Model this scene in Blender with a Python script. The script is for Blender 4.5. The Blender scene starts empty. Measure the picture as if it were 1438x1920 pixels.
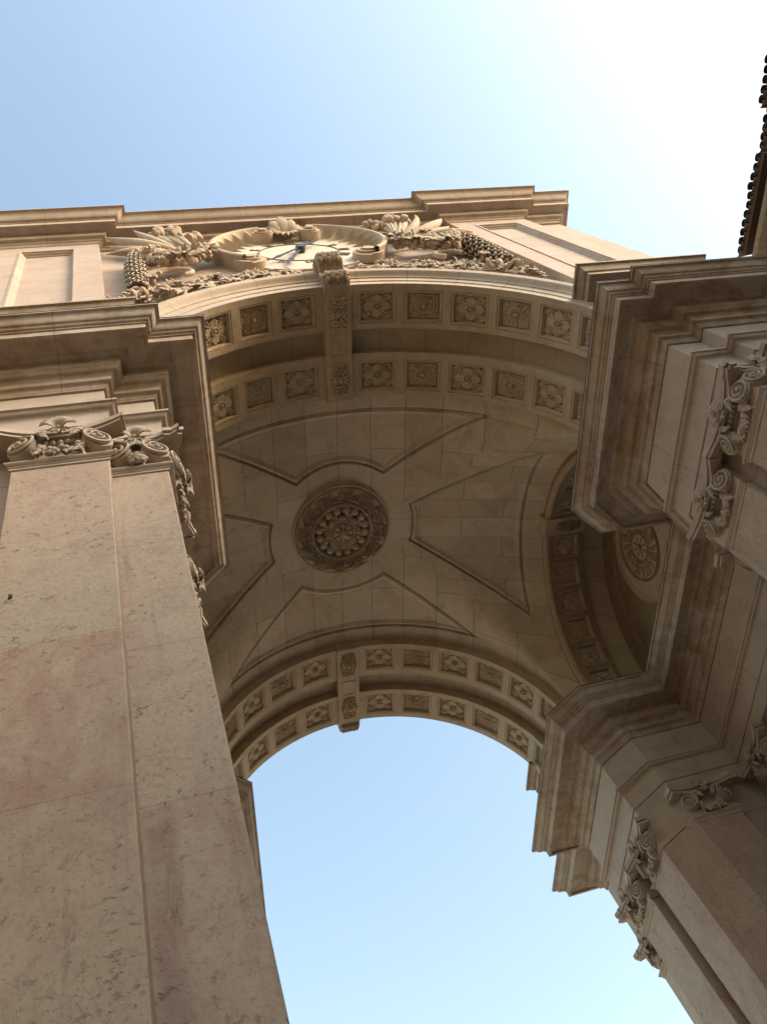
import bpy, bmesh, math, random
import numpy as np
from mathutils import Vector, Matrix
random.seed(7); rng = np.random.default_rng(11)
C = bpy.context.scene.collection
R = math.radians

# ------------------------------------------------------------------ camera
cam_d = bpy.data.cameras.new('camera'); cam = bpy.data.objects.new('camera', cam_d); C.objects.link(cam)
Rcw = Matrix(((0.9534334, 0.0034241, -0.3015841), (0.1448901, -0.8821933, 0.4480422), (-0.2645214, -0.4708750, -0.8416087)))
cam.matrix_world = Matrix.Translation((-4.7535, -4.4877, 0.0)) @ Rcw.transposed().to_4x4()
cam_d.sensor_fit = 'VERTICAL'; cam_d.sensor_height = 36.0; cam_d.lens = 1592.7 / 1920 * 36.0
cam_d.clip_start = 0.05; cam_d.clip_end = 3000
bpy.context.scene.camera = cam

# ------------------------------------------------------------------ world, sun, exposure
SUN_EL, SUN_AZ = R(25), R(33)            # azimuth measured from +x towards -y (in front of the facade, on the right)
sun_dir = Vector((math.cos(SUN_EL) * math.cos(SUN_AZ), -math.cos(SUN_EL) * math.sin(SUN_AZ), math.sin(SUN_EL)))
world = bpy.data.worlds.new('World'); bpy.context.scene.world = world; world.use_nodes = True
wn = world.node_tree; bg = wn.nodes['Background']
sky = wn.nodes.new('ShaderNodeTexSky'); sky.sky_type = 'NISHITA'; sky.sun_disc = False
sky.sun_elevation = SUN_EL; sky.sun_rotation = math.atan2(sun_dir.x, sun_dir.y)
sky.air_density = 1.7; sky.dust_density = 3.0; sky.ozone_density = 0.4; sky.altitude = 10
wn.links.new(sky.outputs[0], bg.inputs[0]); bg.inputs[1].default_value = 0.15
sl = bpy.data.lights.new('sun', 'SUN'); sl.energy = 0.95; sl.angle = R(28); sl.color = (1.0, .95, .92)
so = bpy.data.objects.new('sun', sl); C.objects.link(so); so.rotation_euler = (-sun_dir).to_track_quat('-Z', 'Y').to_euler()
vs = bpy.context.scene.view_settings
vs.view_transform = 'Standard'; vs.look = 'None'; vs.exposure = 1.38; vs.gamma = 1.0; vs.use_curve_mapping = False
cy = bpy.context.scene.cycles
cy.use_denoising = True; cy.max_bounces = 10; cy.diffuse_bounces = 8

# ------------------------------------------------------------------ materials
class NT:
    def __init__(s, name):
        s.m = bpy.data.materials.new(name); s.m.use_nodes = True; s.t = s.m.node_tree
        s.b = s.t.nodes['Principled BSDF']
    def n(s, typ, **kw):
        o = s.t.nodes.new(typ)
        for k, v in kw.items(): setattr(o, k, v)
        return o
    def l(s, a, b): s.t.links.new(a, b)
    def math(s, op, a, b=None, c=None):
        o = s.n('ShaderNodeMath', operation=op)
        for i, x in enumerate((a, b, c)):
            if x is None: continue
            if isinstance(x, (int, float)): o.inputs[i].default_value = x
            else: s.l(x, o.inputs[i])
        return o.outputs[0]
    def mix(s, fac, a, b, mode='MIX'):
        o = s.n('ShaderNodeMix', data_type='RGBA', blend_type=mode)
        for i, x in ((0, fac), (6, a), (7, b)):
            if isinstance(x, (int, float)): o.inputs[i].default_value = x
            elif isinstance(x, tuple): o.inputs[i].default_value = (*x, 1)
            else: s.l(x, o.inputs[i])
        return o.outputs[2]
    def ramp(s, x, stops):
        o = s.n('ShaderNodeValToRGB'); e = o.color_ramp.elements
        while len(e) < len(stops): e.new(.5)
        for q, (p, c) in zip(e, stops):
            q.position = p; q.color = (c, c, c, 1) if isinstance(c, (int, float)) else (*c, 1)
        s.l(x, o.inputs[0]); return o.outputs[0]
    def noise(s, vec, scale, detail=4, rough=.55, dist=0.0):
        o = s.n('ShaderNodeTexNoise'); s.l(vec, o.inputs['Vector'])
        o.inputs['Scale'].default_value = scale; o.inputs['Detail'].default_value = detail
        o.inputs['Roughness'].default_value = rough; o.inputs['Distortion'].default_value = dist
        return o.outputs[0]
    def mapping(s, vec, scale=(1, 1, 1), loc=(0, 0, 0)):
        o = s.n('ShaderNodeMapping'); s.l(vec, o.inputs[0])
        o.inputs['Scale'].default_value = scale; o.inputs['Location'].default_value = loc
        return o.outputs[0]

def stone(name, base, pink, stain=0.25, stain_col=(.16, .085, .04), stain_lo=.47, veins=.5, joints=None, pits=.4, rough=.7, fine=1.0, seed=0.0, drips=0.0, brick=None, jstr=.62, mottle=0.0, btone=.45, patch=None):
    """Procedural limestone: block tints, clouds, reddish veins, pits, weather stains, optional joints (axis, period, offset)."""
    t = NT(name); tc = t.n('ShaderNodeTexCoord'); P0 = tc.outputs['Object']; oi = t.n('ShaderNodeObjectInfo'); va_ = t.n('ShaderNodeVectorMath', operation='MULTIPLY_ADD')
    cx_ = t.n('ShaderNodeCombineXYZ'); [t.l(oi.outputs['Random'], cx_.inputs[k]) for k in range(3)]
    t.l(cx_.outputs[0], va_.inputs[0]); va_.inputs[1].default_value = (37, 23, 29); t.l(t.mapping(P0, loc=(seed, seed * .7, seed * .3)), va_.inputs[2]); P = va_.outputs[0]
    cloud = t.noise(P, .55, 5, .6, .4)
    col = t.mix(t.ramp(cloud, [(.35, 0.0), (.7, 1.0)]), base, pink)
    cl2 = t.noise(P, 3.2, 6, .65, .6)
    dark = tuple(x * .80 for x in base)
    col = t.mix(t.math('MULTIPLY', t.ramp(cl2, [(.4, 0.0), (.75, 1.0)]), .55), col, dark)
    joint = None
    if joints:
        sep = t.n('ShaderNodeSeparateXYZ'); t.l(P0, sep.inputs[0])
        for ax, per, off in joints:
            wob = t.math('MULTIPLY', t.math('SUBTRACT', t.noise(P, 2.0, 2), .5), .03)
            v = t.math('DIVIDE', t.math('SUBTRACT', t.math('ADD', sep.outputs[ax], wob), off), per)
            fr = t.math('ABSOLUTE', t.math('SUBTRACT', t.math('FRACT', v), .5))       # .5 at the joint
            jl = t.ramp(t.math('MULTIPLY', t.math('SUBTRACT', .5, fr), per), [(.003, 1.0), (.012, 0.0)])
            joint = jl if joint is None else t.math('MAXIMUM', joint, jl)
            wn_ = t.n('ShaderNodeTexWhiteNoise', noise_dimensions='1D'); t.l(t.math('ADD', t.math('FLOOR', v), t.math('MULTIPLY_ADD', oi.outputs['Random'], 50.0, seed)), wn_.inputs['W'])
            r = wn_.outputs['Value']
            col = t.mix(t.math('MULTIPLY', r, .55 if mottle else .35), col, tuple(x * y for x, y in zip(pink, (.86, .78, .74))))
    if brick:
        uv = t.n('ShaderNodeUVMap'); uv.uv_map = 'UVMap'
        bt = t.n('ShaderNodeTexBrick'); t.l(uv.outputs[0], bt.inputs['Vector'])
        bw, bh = brick
        bt.inputs['Scale'].default_value = 1.0; bt.inputs['Brick Width'].default_value = bw; bt.inputs['Row Height'].default_value = bh
        bt.inputs['Mortar Size'].default_value = .007; bt.inputs['Mortar Smooth'].default_value = .3; bt.inputs['Bias'].default_value = 0
        bt.inputs['Color1'].default_value = (0, 0, 0, 1); bt.inputs['Color2'].default_value = (1, 1, 1, 1); bt.inputs['Mortar'].default_value = (.5, .5, .5, 1)
        joint = bt.outputs['Fac']
        col = t.mix(t.math('MULTIPLY', bt.outputs['Color'], btone), col, tuple(x * y for x, y in zip(base, (.80, .76, .72))))
    if mottle:
        m1 = t.noise(t.mapping(P, (1, 1, .8), (2, 5, 3)), 1.3, 8, .72, .5)
        col = t.mix(t.math('MULTIPLY', t.ramp(m1, [(.46, 0.0), (.64, 1.0)]), mottle), col, (.38, .24, .19))
        m2 = t.noise(t.mapping(P, (1, 1, .7), (9, 1, 6)), 1.7, 8, .70, .8)
        col = t.mix(t.math('MULTIPLY', t.ramp(m2, [(.50, 0.0), (.68, 1.0)]), mottle * .6), col, (.40, .36, .30))
        m3 = t.noise(P, 24, 5, .75)
        col = t.mix(t.math('MULTIPLY', t.ramp(m3, [(.52, 0.0), (.70, 1.0)]), .55), col, (.27, .20, .15))
        m4 = t.noise(t.mapping(P, (1, 1, 1.35)), 12, 6, .72, .35)
        dk = t.math('MULTIPLY', t.ramp(m4, [(.585, 0.0), (.64, 1.0)]), t.ramp(t.noise(P, 1.1, 4), [(.36, .15), (.58, 1.0)]))
        col = t.mix(t.math('MULTIPLY', dk, .6), col, (.12, .08, .055))
        # dirty vertical run beside the inner corner of the two pilasters
        ve = t.noise(t.mapping(P, (6, 6, .35), (4, 0, 0)), 1.2, 6, .7)
        col = t.mix(t.math('MULTIPLY', t.ramp(ve, [(.56, 0.0), (.70, 1.0)]), mottle * .55), col, (.23, .17, .14))
    # veins: thin reddish wandering lines
    vn = t.noise(t.mapping(P, (1, 1, .6)), 2.2, 6, .62, 1.2)
    vl = t.ramp(t.math('ABSOLUTE', t.math('SUBTRACT', vn, .5)), [(.0, 1.0), (.012, 0.0)])
    brk = t.ramp(t.noise(P, 1.6, 3), [(.48, 0.0), (.62, 1.0)])
    col = t.mix(t.math('MULTIPLY', t.math('MULTIPLY', vl, brk), veins), col, (.24, .13, .085))
    # short fossil flecks
    fn = t.noise(t.mapping(P, (9 * fine, 9 * fine, 16 * fine)), 1.5, 5, .7, .8)
    fl = t.ramp(fn, [(.60, 0.0), (.68, 1.0)])
    fb = t.ramp(t.noise(P, .9, 4), [(.42, 0.0), (.62, 1.0)])
    col = t.mix(t.math('MULTIPLY', t.math('MULTIPLY', fl, fb), pits), col, (.17, .11, .07))
    if patch:
        sp_ = t.n('ShaderNodeSeparateXYZ'); t.l(P0, sp_.inputs[0]); (ax0, a0, a1), (ax1, b0, b1), pc, pk = patch
        def band(ax, lo, hi, soft):
            wv = t.math('ADD', sp_.outputs[ax], t.math('MULTIPLY', t.math('SUBTRACT', t.noise(P, 5.0, 4), .5), soft * 1.5))
            m = t.n('ShaderNodeMapRange', interpolation_type='SMOOTHSTEP'); t.l(wv, m.inputs[0]); m.inputs[1].default_value = lo - soft; m.inputs[2].default_value = lo + soft
            k = t.n('ShaderNodeMapRange', interpolation_type='SMOOTHSTEP'); t.l(wv, k.inputs[0]); k.inputs[1].default_value = hi - soft; k.inputs[2].default_value = hi + soft; k.inputs[3].default_value = 1; k.inputs[4].default_value = 0
            return t.math('MULTIPLY', m.outputs[0], k.outputs[0])
        mk = t.math('MULTIPLY', band(ax0, a0, a1, .02), band(ax1, b0, b1, .05))
        mk = t.math('MULTIPLY', mk, t.ramp(t.noise(t.mapping(P, (2.2, 2.2, 1.0)), 1.5, 7, .68, .6), [(.36, .15), (.60, 1.0)]))
        col = t.mix(t.math('MULTIPLY', mk, pk), col, pc)
    # weather stains
    st = t.noise(t.mapping(P, (1, 1, 1.6), (3, 8, 1)), 1.1, 9, .74, .9)
    sm = t.ramp(st, [(stain_lo, 0.0), (stain_lo + .22, 1.0)])
    col = t.mix(t.math('MULTIPLY', sm, stain), col, stain_col)
    if drips:
        dn = t.noise(t.mapping(P, (2.3, 2.3, .12)), 1.6, 5, .7)
        col = t.mix(t.math('MULTIPLY', t.ramp(dn, [(.52, 0.0), (.7, 1.0)]), drips), col, (.10, .065, .04))
    if joint is not None:
        col = t.mix(t.math('MULTIPLY', joint, jstr), col, (.10, .07, .045))
    t.l(col, t.b.inputs['Base Color']); t.b.inputs['Roughness'].default_value = rough
    t.b.inputs['Specular IOR Level'].default_value = .25
    bp = t.n('ShaderNodeBump'); bp.inputs['Distance'].default_value = .012; bp.inputs['Strength'].default_value = .5
    hh = t.math('SUBTRACT', t.noise(P, 14, 6, .65), t.math('MULTIPLY', fl, .35))
    if mottle: hh = t.math('SUBTRACT', hh, t.math('MULTIPLY', dk, .7))
    if joint is not None: hh = t.math('SUBTRACT', hh, t.math('MULTIPLY', joint, 1.1 * jstr))
    t.l(hh, bp.inputs['Height']); t.l(bp.outputs[0], t.b.inputs['Normal'])
    return t.m

M_ = None
CREAM = (.475, .41, .35); PINK = (.465, .37, .315)
M_pil = stone('pilaster_limestone', (.54, .46, .345), (.51, .40, .305), stain=.12, stain_col=(.30, .17, .12), joints=[(2, 1.825, 4.45)], veins=.55, pits=.9, jstr=.22, mottle=.55)
M_pil_pink = stone('pilaster_limestone_pink_block', (.54, .46, .345), (.51, .40, .305), stain=.12, stain_col=(.30, .17, .12), joints=[(2, 1.825, 4.45)], veins=.55, pits=.9, jstr=.22, mottle=.55, patch=((2, 4.46, 6.26), (0, -7.0, -5.0), (.40, .235, .175), .62))
M_pil_streak = stone('pilaster_limestone_red_streak', (.54, .46, .345), (.51, .40, .305), stain=.12, stain_col=(.30, .17, .12), joints=[(2, 1.825, 4.45)], veins=.55, pits=.9, jstr=.22, mottle=.55, patch=((2, -2.0, 4.42), (0, -5.07, -4.88), (.24, .14, .11), .5))
M_corn = stone('cornice_limestone', CREAM, (.45, .34, .235), stain=.72, stain_lo=.43, stain_col=(.215, .125, .06), veins=.25, pits=.3, seed=3.1, drips=.30, brick=(1.85, 60.0), jstr=.5)
M_frieze = stone('frieze_limestone', (.50, .43, .355), (.48, .39, .315), stain=.22, veins=.6, pits=.3, seed=5.2, brick=(2.3, 60.0), jstr=.5)
M_moulding = stone('moulding_limestone', (.50, .43, .355), (.48, .39, .315), stain=.2, veins=.4, pits=.3, seed=5.7)
M_attcorn = stone('attic_cornice_limestone', CREAM, (.46, .35, .26), stain=.40, stain_col=(.25, .14, .08), veins=.2, pits=.3, seed=3.9, drips=.2, brick=(1.6, 60.0), jstr=.5)
M_wall = stone('ashlar_limestone', CREAM, PINK, stain=.15, joints=[(2, 1.22, .2)], veins=.4, pits=.25, seed=8.0)
M_carve = stone('carved_limestone', (.50, .415, .325), (.46, .36, .28), stain=.30, stain_col=(.20, .12, .07), veins=.1, pits=.35, seed=1.7)
M_band = stone('arch_band_limestone', (.47, .385, .285), (.45, .34, .235), stain=.40, stain_col=(.24, .125, .05), veins=.3, pits=.2, seed=6.0)
M_flower = stone('coffer_carving_limestone', (.47, .385, .285), (.45, .345, .235), stain=.45, stain_col=(.22, .115, .045), veins=.0, pits=.2, seed=2.0)
M_vault = stone('vault_limestone', (.60, .525, .425), (.57, .47, .37), stain=.45, stain_lo=.47, stain_col=(.27, .165, .085), veins=.55, pits=.15, seed=9.0, brick=(2.1, .93), jstr=.8, btone=.85)
M_vaultdark = stone('dark_limestone', (.30, .235, .165), (.28, .20, .13), stain=.55, stain_col=(.12, .075, .04), veins=.1, pits=.3, seed=4.0)  # darker brown limestone for the side ribs and lunettes

M_rosette = stone('rosette_limestone', (.50, .42, .32), (.46, .36, .26), stain=.35, stain_col=(.14, .09, .05), veins=.0, pits=.3, seed=4.6)
def plain(name, col, rough=.6, metal=0.0):
    t = NT(name); tc = t.n('ShaderNodeTexCoord')
    nn = t.noise(tc.outputs['Object'], 8, 4)
    c = t.mix(t.ramp(nn, [(.35, 0.0), (.7, 1.0)]), col, tuple(x * .7 for x in col))
    t.l(c, t.b.inputs['Base Color']); t.b.inputs['Roughness'].default_value = rough; t.b.inputs['Metallic'].default_value = metal
    return t.m
M_hand = plain('blue_black_iron', (.035, .045, .07), .5)
M_iron = plain('black_iron', (.012, .011, .01), .5)
M_lead = plain('grey_lead', (.055, .06, .065), .6)
M_tile = plain('weathered_roof_tile', (.085, .05, .035), .85)
M_plaster = plain('cream_plaster', (.30, .235, .155), .85)
M_dial = stone('dial_marble', (.62, .56, .48), (.60, .52, .44), stain=.10, veins=.15, pits=.05, seed=7.7)
M_groove = plain('engraved_line', (.16, .10, .065), .8)
M_ground = plain('stone_paving', (.52, .42, .31), .85)
M_street = plain('low_bounce_paving', (.10, .085, .07), .8)  # kept dark so the street throws less light up onto the pilasters

# ------------------------------------------------------------------ mesh helpers
class MB:
    def __init__(s): s.v = []; s.f = []; s.uv = {}
    def add(s, verts, faces, uvs=None):
        o = len(s.v); s.v += [tuple(map(float, p)) for p in verts]; b = len(s.f)
        s.f += [tuple(i + o for i in f) for f in faces]
        if uvs is not None:
            for k, u in enumerate(uvs): s.uv[o + k] = u
        return s
    def box(s, a, b):
        (x0, y0, z0), (x1, y1, z1) = a, b
        return s.add([(x0, y0, z0), (x1, y0, z0), (x1, y1, z0), (x0, y1, z0), (x0, y0, z1), (x1, y0, z1), (x1, y1, z1), (x0, y1, z1)],
                     [(0, 3, 2, 1), (4, 5, 6, 7), (0, 1, 5, 4), (1, 2, 6, 5), (2, 3, 7, 6), (3, 0, 4, 7)])
    def prism(s, poly, z0, z1):
        n = len(poly)
        return s.add([(x, y, z0) for x, y in poly] + [(x, y, z1) for x, y in poly],
                     [tuple(range(n - 1, -1, -1)), tuple(range(n, 2 * n))] + [(i, (i + 1) % n, n + (i + 1) % n, n + i) for i in range(n)])
    def grid(s, P, uv=None, wrap=False):
        P = np.asarray(P, float); a, b = P.shape[:2]
        f = []
        for i in range(a - 1):
            for j in range(b if wrap else b - 1):
                j2 = (j + 1) % b; f.append((i * b + j, i * b + j2, (i + 1) * b + j2, (i + 1) * b + j))
        return s.add(P.reshape(-1, 3), f, None if uv is None else np.asarray(uv, float).reshape(-1, 2))
    def ell(s, c, r, axis=None, n=8, m=6, up=None):
        """ellipsoid; axis = direction of its local z"""
        M = Matrix.Identity(3)
        if axis is not None:
            M = Vector(axis).normalized().to_track_quat('Z', 'Y').to_matrix()
        rows = []
        for i in range(m + 1):
            t = math.pi * i / m
            rows.append([tuple(Vector(c) + M @ Vector((r[0] * math.sin(t) * math.cos(2 * math.pi * j / n), r[1] * math.sin(t) * math.sin(2 * math.pi * j / n), r[2] * math.cos(t)))) for j in range(n)])
        return s.grid(rows, wrap=True)
    def tube(s, pts, rad, n=8, cap=True):
        pts = [Vector(p) for p in pts]; k = len(pts)
        rad = [rad] * k if isinstance(rad, (int, float)) else rad
        rows = []; prev = None
        for i, p in enumerate(pts):
            d = (pts[min(i + 1, k - 1)] - pts[max(i - 1, 0)]).normalized()
            if prev is None:
                u = d.cross(Vector((.13, .97, .21))).normalized()
            else:
                u = (prev - d * prev.dot(d)).normalized()
            w = d.cross(u); prev = u
            rows.append([tuple(p + (u * math.cos(2 * math.pi * j / n) + w * math.sin(2 * math.pi * j / n)) * rad[i]) for j in range(n)])
        b = len(s.v); s.grid(rows, wrap=True)
        if cap:
            s.f.append(tuple(range(b + n - 1, b - 1, -1))); s.f.append(tuple(range(b + (k - 1) * n, b + k * n)))
        return s
    def cyl(s, c, axis, r, h, n=24):
        a = Vector(axis).normalized(); return s.tube([Vector(c), Vector(c) + a * h], r, n)
    def leaf(s, p, d, nrm, L, W, curl=.3, n=5):
        """a cupped pointed leaf from p along d, bulging along nrm"""
        d = Vector(d).normalized(); nr = Vector(nrm); nr = (nr - d * nr.dot(d)).normalized(); w = d.cross(nr); p = Vector(p)
        rows = []
        for i in range(n + 1):
            t = i / n; wd = W * math.sin(math.pi * min(.97, .12 + .85 * t)) ** .8 * .5
            c = p + d * (L * t) + nr * (L * curl * math.sin(math.pi * t * .85))
            rows.append([tuple(c - w * wd), tuple(c - w * wd * .5 + nr * W * .16), tuple(c + nr * W * .10), tuple(c + w * wd * .5 + nr * W * .16), tuple(c + w * wd)])
        s.grid(rows)
        rows2 = [[tuple(Vector(q) - nr * W * .12) for q in (r[0], r[2], r[4])] for r in rows]
        return s.grid([list(reversed(r)) for r in rows2])
    def flip(s): s.f = [tuple(reversed(f)) for f in s.f]; return s
    def mirror_x(s):
        m = MB(); m.v = [(-x, y, z) for x, y, z in s.v]; m.f = [tuple(reversed(f)) for f in s.f]; m.uv = dict(s.uv); return m
    def mesh(s, name, mat, smooth=None, normals=True):
        me = bpy.data.meshes.new(name); me.from_pydata(s.v, [], s.f); me.validate(); me.update()
        if s.uv:
            ul = me.uv_layers.new(name='UVMap')
            for l in me.loops: ul.data[l.index].uv = s.uv.get(l.vertex_index, (0, 0))
        me.materials.append(mat)
        if normals:
            bm = bmesh.new(); bm.from_mesh(me); bmesh.ops.recalc_face_normals(bm, faces=bm.faces); bm.to_mesh(me); bm.free()
        if smooth is not None:
            me.shade_smooth()
            if smooth < 179: me.set_sharp_from_angle(angle=R(smooth))
        return me

def obj(name, mb, mat, parent=None, smooth=None, bevel=0.0, label=None, normals=True):
    me = mb if isinstance(mb, bpy.types.Mesh) else mb.mesh(name, mat, smooth, normals)
    o = bpy.data.objects.new(name, me); C.objects.link(o)
    if parent is not None: o.parent = parent
    if bevel:
        b = o.modifiers.new('bevel', 'BEVEL'); b.width = bevel; b.segments = 2; b.limit_method = 'ANGLE'; b.angle_limit = R(35)
    if label: o['label'] = label
    return o

def sweep(path, prof, closed=True):
    """path: [(x, y, ox, oy)], prof: [(p, z)] -> vertices at (x+ox*p, y+oy*p, z); each straight run has its own metric UVs"""
    mb = MB(); n = len(path); s0 = 0.0
    v = [0.0]
    for a, b in zip(prof[:-1], prof[1:]): v.append(v[-1] + math.hypot(b[0] - a[0], b[1] - a[1]))
    for i in range(n if closed else n - 1):
        A, B = path[i], path[(i + 1) % n]; dx, dy = B[0] - A[0], B[1] - A[1]; L = math.hypot(dx, dy); dx /= L; dy /= L
        P = [[(q[0] + q[2] * p, q[1] + q[3] * p, z) for p, z in prof] for q in (A, B)]
        uv = [[(s0 + (x - A[0]) * dx + (y - A[1]) * dy, vv) for (x, y, z), vv in zip(row, v)] for row in P]
        mb.grid(P, uv); s0 += L + 3.7
    return mb

def smoothstep(a, b, x): t = np.clip((x - a) / (b - a), 0, 1); return t * t * (3 - 2 * t)
def worley(u, v, n, seed, wrap=None):
    r = np.random.default_rng(seed); pts = r.random((n, 2))
    d1 = np.full(u.shape, 9.0); d2 = np.full(u.shape, 9.0)
    for a, b in pts:
        for k in ((-1, 0, 1) if wrap else (0,)):
            d = np.hypot((u - a - k) * (wrap or 1), v - b)
            d2 = np.where(d < d1, d1, np.minimum(d2, d)); d1 = np.minimum(d1, d)
    return d1, d2

# ------------------------------------------------------------------ dimensions (metres; eye level of the photographer is z = 0)
ZS = 14.09; RI = 4.5; RV = 4.75; YC = 6.36; DEPTH = 12.72; ZG = -1.6
arch = bpy.data.objects.new('triumphal_arch', None); C.objects.link(arch)
arch['label'] = 'huge pale stone triumphal arch with coffered vault and a clock on its attic'; arch['category'] = 'arch'

# ground
g = MB().grid([[(x, y, ZG) for x in np.linspace(-400, 400, 9)] for y in np.linspace(-400, 400, 9)])
go = obj('ground', g, M_ground); go['kind'] = 'structure'
st_ = obj('street', MB().grid([[(x, y, ZG + .004) for x in np.linspace(-9.7, 9.7, 5)] for y in np.linspace(-120, -1.5, 9)]), M_street); st_['kind'] = 'structure'  # unseen dark sheet, added to cut bounce light on the lower pilasters

# ------------------------------------------------------------------ entablatures, one ring round each pier mass
RING = [(8.45, -.24, 1, -1), (5.10, -.24, -1, -1), (5.10, 0, -1, -1), (4.43, 0, -1, -1), (4.43, 2.69, -1, 1), (5.08, 3.34, -.92, 1), (6.95, 3.34, -1, 1),
        (6.95, 9.38, -1, -1), (5.08, 9.38, -.92, -1), (4.43, 10.03, -1, -1), (4.43, 12.72, -1, 1), (5.20, 12.72, -1, 1), (5.20, 14.55, -1, 1), (8.45, 14.55, 1, 1)]
def cyma(p0, z0, p1, z1, n=6, s=1):
    out = []
    for i in range(n + 1):
        t = i / n; q = t + s * .16 * math.sin(2 * math.pi * t)
        out.append((p0 + (p1 - p0) * t, z0 + (z1 - z0) * q))
    return out
def quarter(p0, z0, p1, z1, n=4, concave=False):
    out = []
    for i in range(n + 1):
        a = math.pi / 2 * i / n
        if concave: out.append((p1 - (p1 - p0) * math.cos(a), z0 + (z1 - z0) * math.sin(a)))
        else: out.append((p0 + (p1 - p0) * math.sin(a), z1 - (z1 - z0) * math.cos(a)))
    return out
ARCHITRAVE = [(-.35, 10.72), (0, 10.72), (0, 11.04), (.028, 11.05), (.028, 11.42)] + cyma(.035, 11.44, .135, 11.54, 5) + [(.165, 11.55), (.165, 11.60), (.02, 11.612)]
FRIEZE = [(0.02, 11.55), (0.0, 11.60), (0, 12.44)]
CORNICE = [(-.02, 12.42), (.035, 12.42), (.035, 12.47)] + quarter(.045, 12.48, .115, 12.56, 4, True) + [(.125, 12.57), (.125, 12.68)] + cyma(.135, 12.69, .27, 12.79, 5) + \
          [(.29, 12.80), (.29, 12.99)] + quarter(.30, 13.0, .41, 13.03, 3) + [(.415, 13.035), (.66, 13.035), (.66, 12.985), (.725, 12.985), (.725, 13.17), (.75, 13.175), (.75, 13.21)] + \
          quarter(.76, 13.215, .80, 13.25, 3) + [(.81, 13.255)] + cyma(.815, 13.26, .935, 13.40, 7, -1) + [(.955, 13.405), (.955, 13.45), (0.0, 13.56), (-.3, 13.57)]
for sx in (1, -1):
    ring = [(x * sx, y, ox * sx, oy) for x, y, ox, oy in RING]
    side = 'right' if sx > 0 else 'left'
    obj('cornice', sweep(ring, CORNICE), M_corn, arch, smooth=32, label='stained cornice with a wide overhang above the %s pier' % side)
    obj('lead_flashing', sweep(ring, [(.94, 13.444), (.962, 13.447), (.962, 13.466), (.2, 13.56), (-.3, 13.585)]), M_lead, arch)
    obj('frieze', sweep(ring, FRIEZE), M_frieze, arch, label='plain pale frieze of the %s pier' % side)
    obj('architrave', sweep(ring, ARCHITRAVE), M_frieze, arch, smooth=32, label='stepped architrave of the %s pier' % side)
    wall = sweep(ring, [(-.22, ZG), (-.22, 10.75)])
    obj('pier_wall', wall, M_wall, arch, label='recessed pier wall behind the %s pilasters' % side)
    # flat top of the pier mass and its solid core under the vault springing
    top = MB().prism([(x * sx, y) for x, y in [(8.3, .1), (5.2, .1), (4.55, .12), (4.55, 2.6), (5.2, 3.2), (7.1, 3.2), (7.1, 9.5), (5.2, 9.5), (4.55, 10.1), (4.55, 12.6), (5.3, 12.6), (8.3, 12.6)]], 13.40, 13.5)
    obj('pier_top', top, M_wall, arch)

# ------------------------------------------------------------------ pilasters with composite capitals
ZN, ZA0, ZA1 = 9.98, 10.52, 10.715
def spiral(mb, c, ex, ez, n, r0, turns, hand, depth):
    """volute: disc plus raised spiral fillet in the plane (ex, ez), normal n"""
    c = Vector(c); ex = Vector(ex); ez = Vector(ez); n = Vector(n)
    ring = lambda r, off: [tuple(c + n * off + ex * (r * math.cos(a)) + ez * (r * math.sin(a))) for a in np.linspace(0, 2 * math.pi, 20, endpoint=False)]
    mb.grid([ring(r0 * .97, -depth), ring(r0 * .97, -.02), ring(r0 * .80, -.004), ring(r0 * .55, -.02), ring(r0 * .01, -.02)], wrap=True)
    pts = []; rad = []
    N = int(turns * 16)
    for i in range(N + 1):
        t = i / N; a = hand * (2 * math.pi * turns * t) + math.pi / 2; r = r0 * (1 - .86 * t)
        pts.append(c + ex * (r * math.cos(a)) + ez * (r * math.sin(a)) + n * (.012 + .03 * t)); rad.append(r0 * (.13 - .07 * t))
    mb.tube(pts, rad, 5)
    mb.ell(c + n * .03, (r0 * .2, r0 * .2, r0 * .2), None, 8, 5)
def rnd1(): return random.uniform(-.4, .4)
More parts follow.
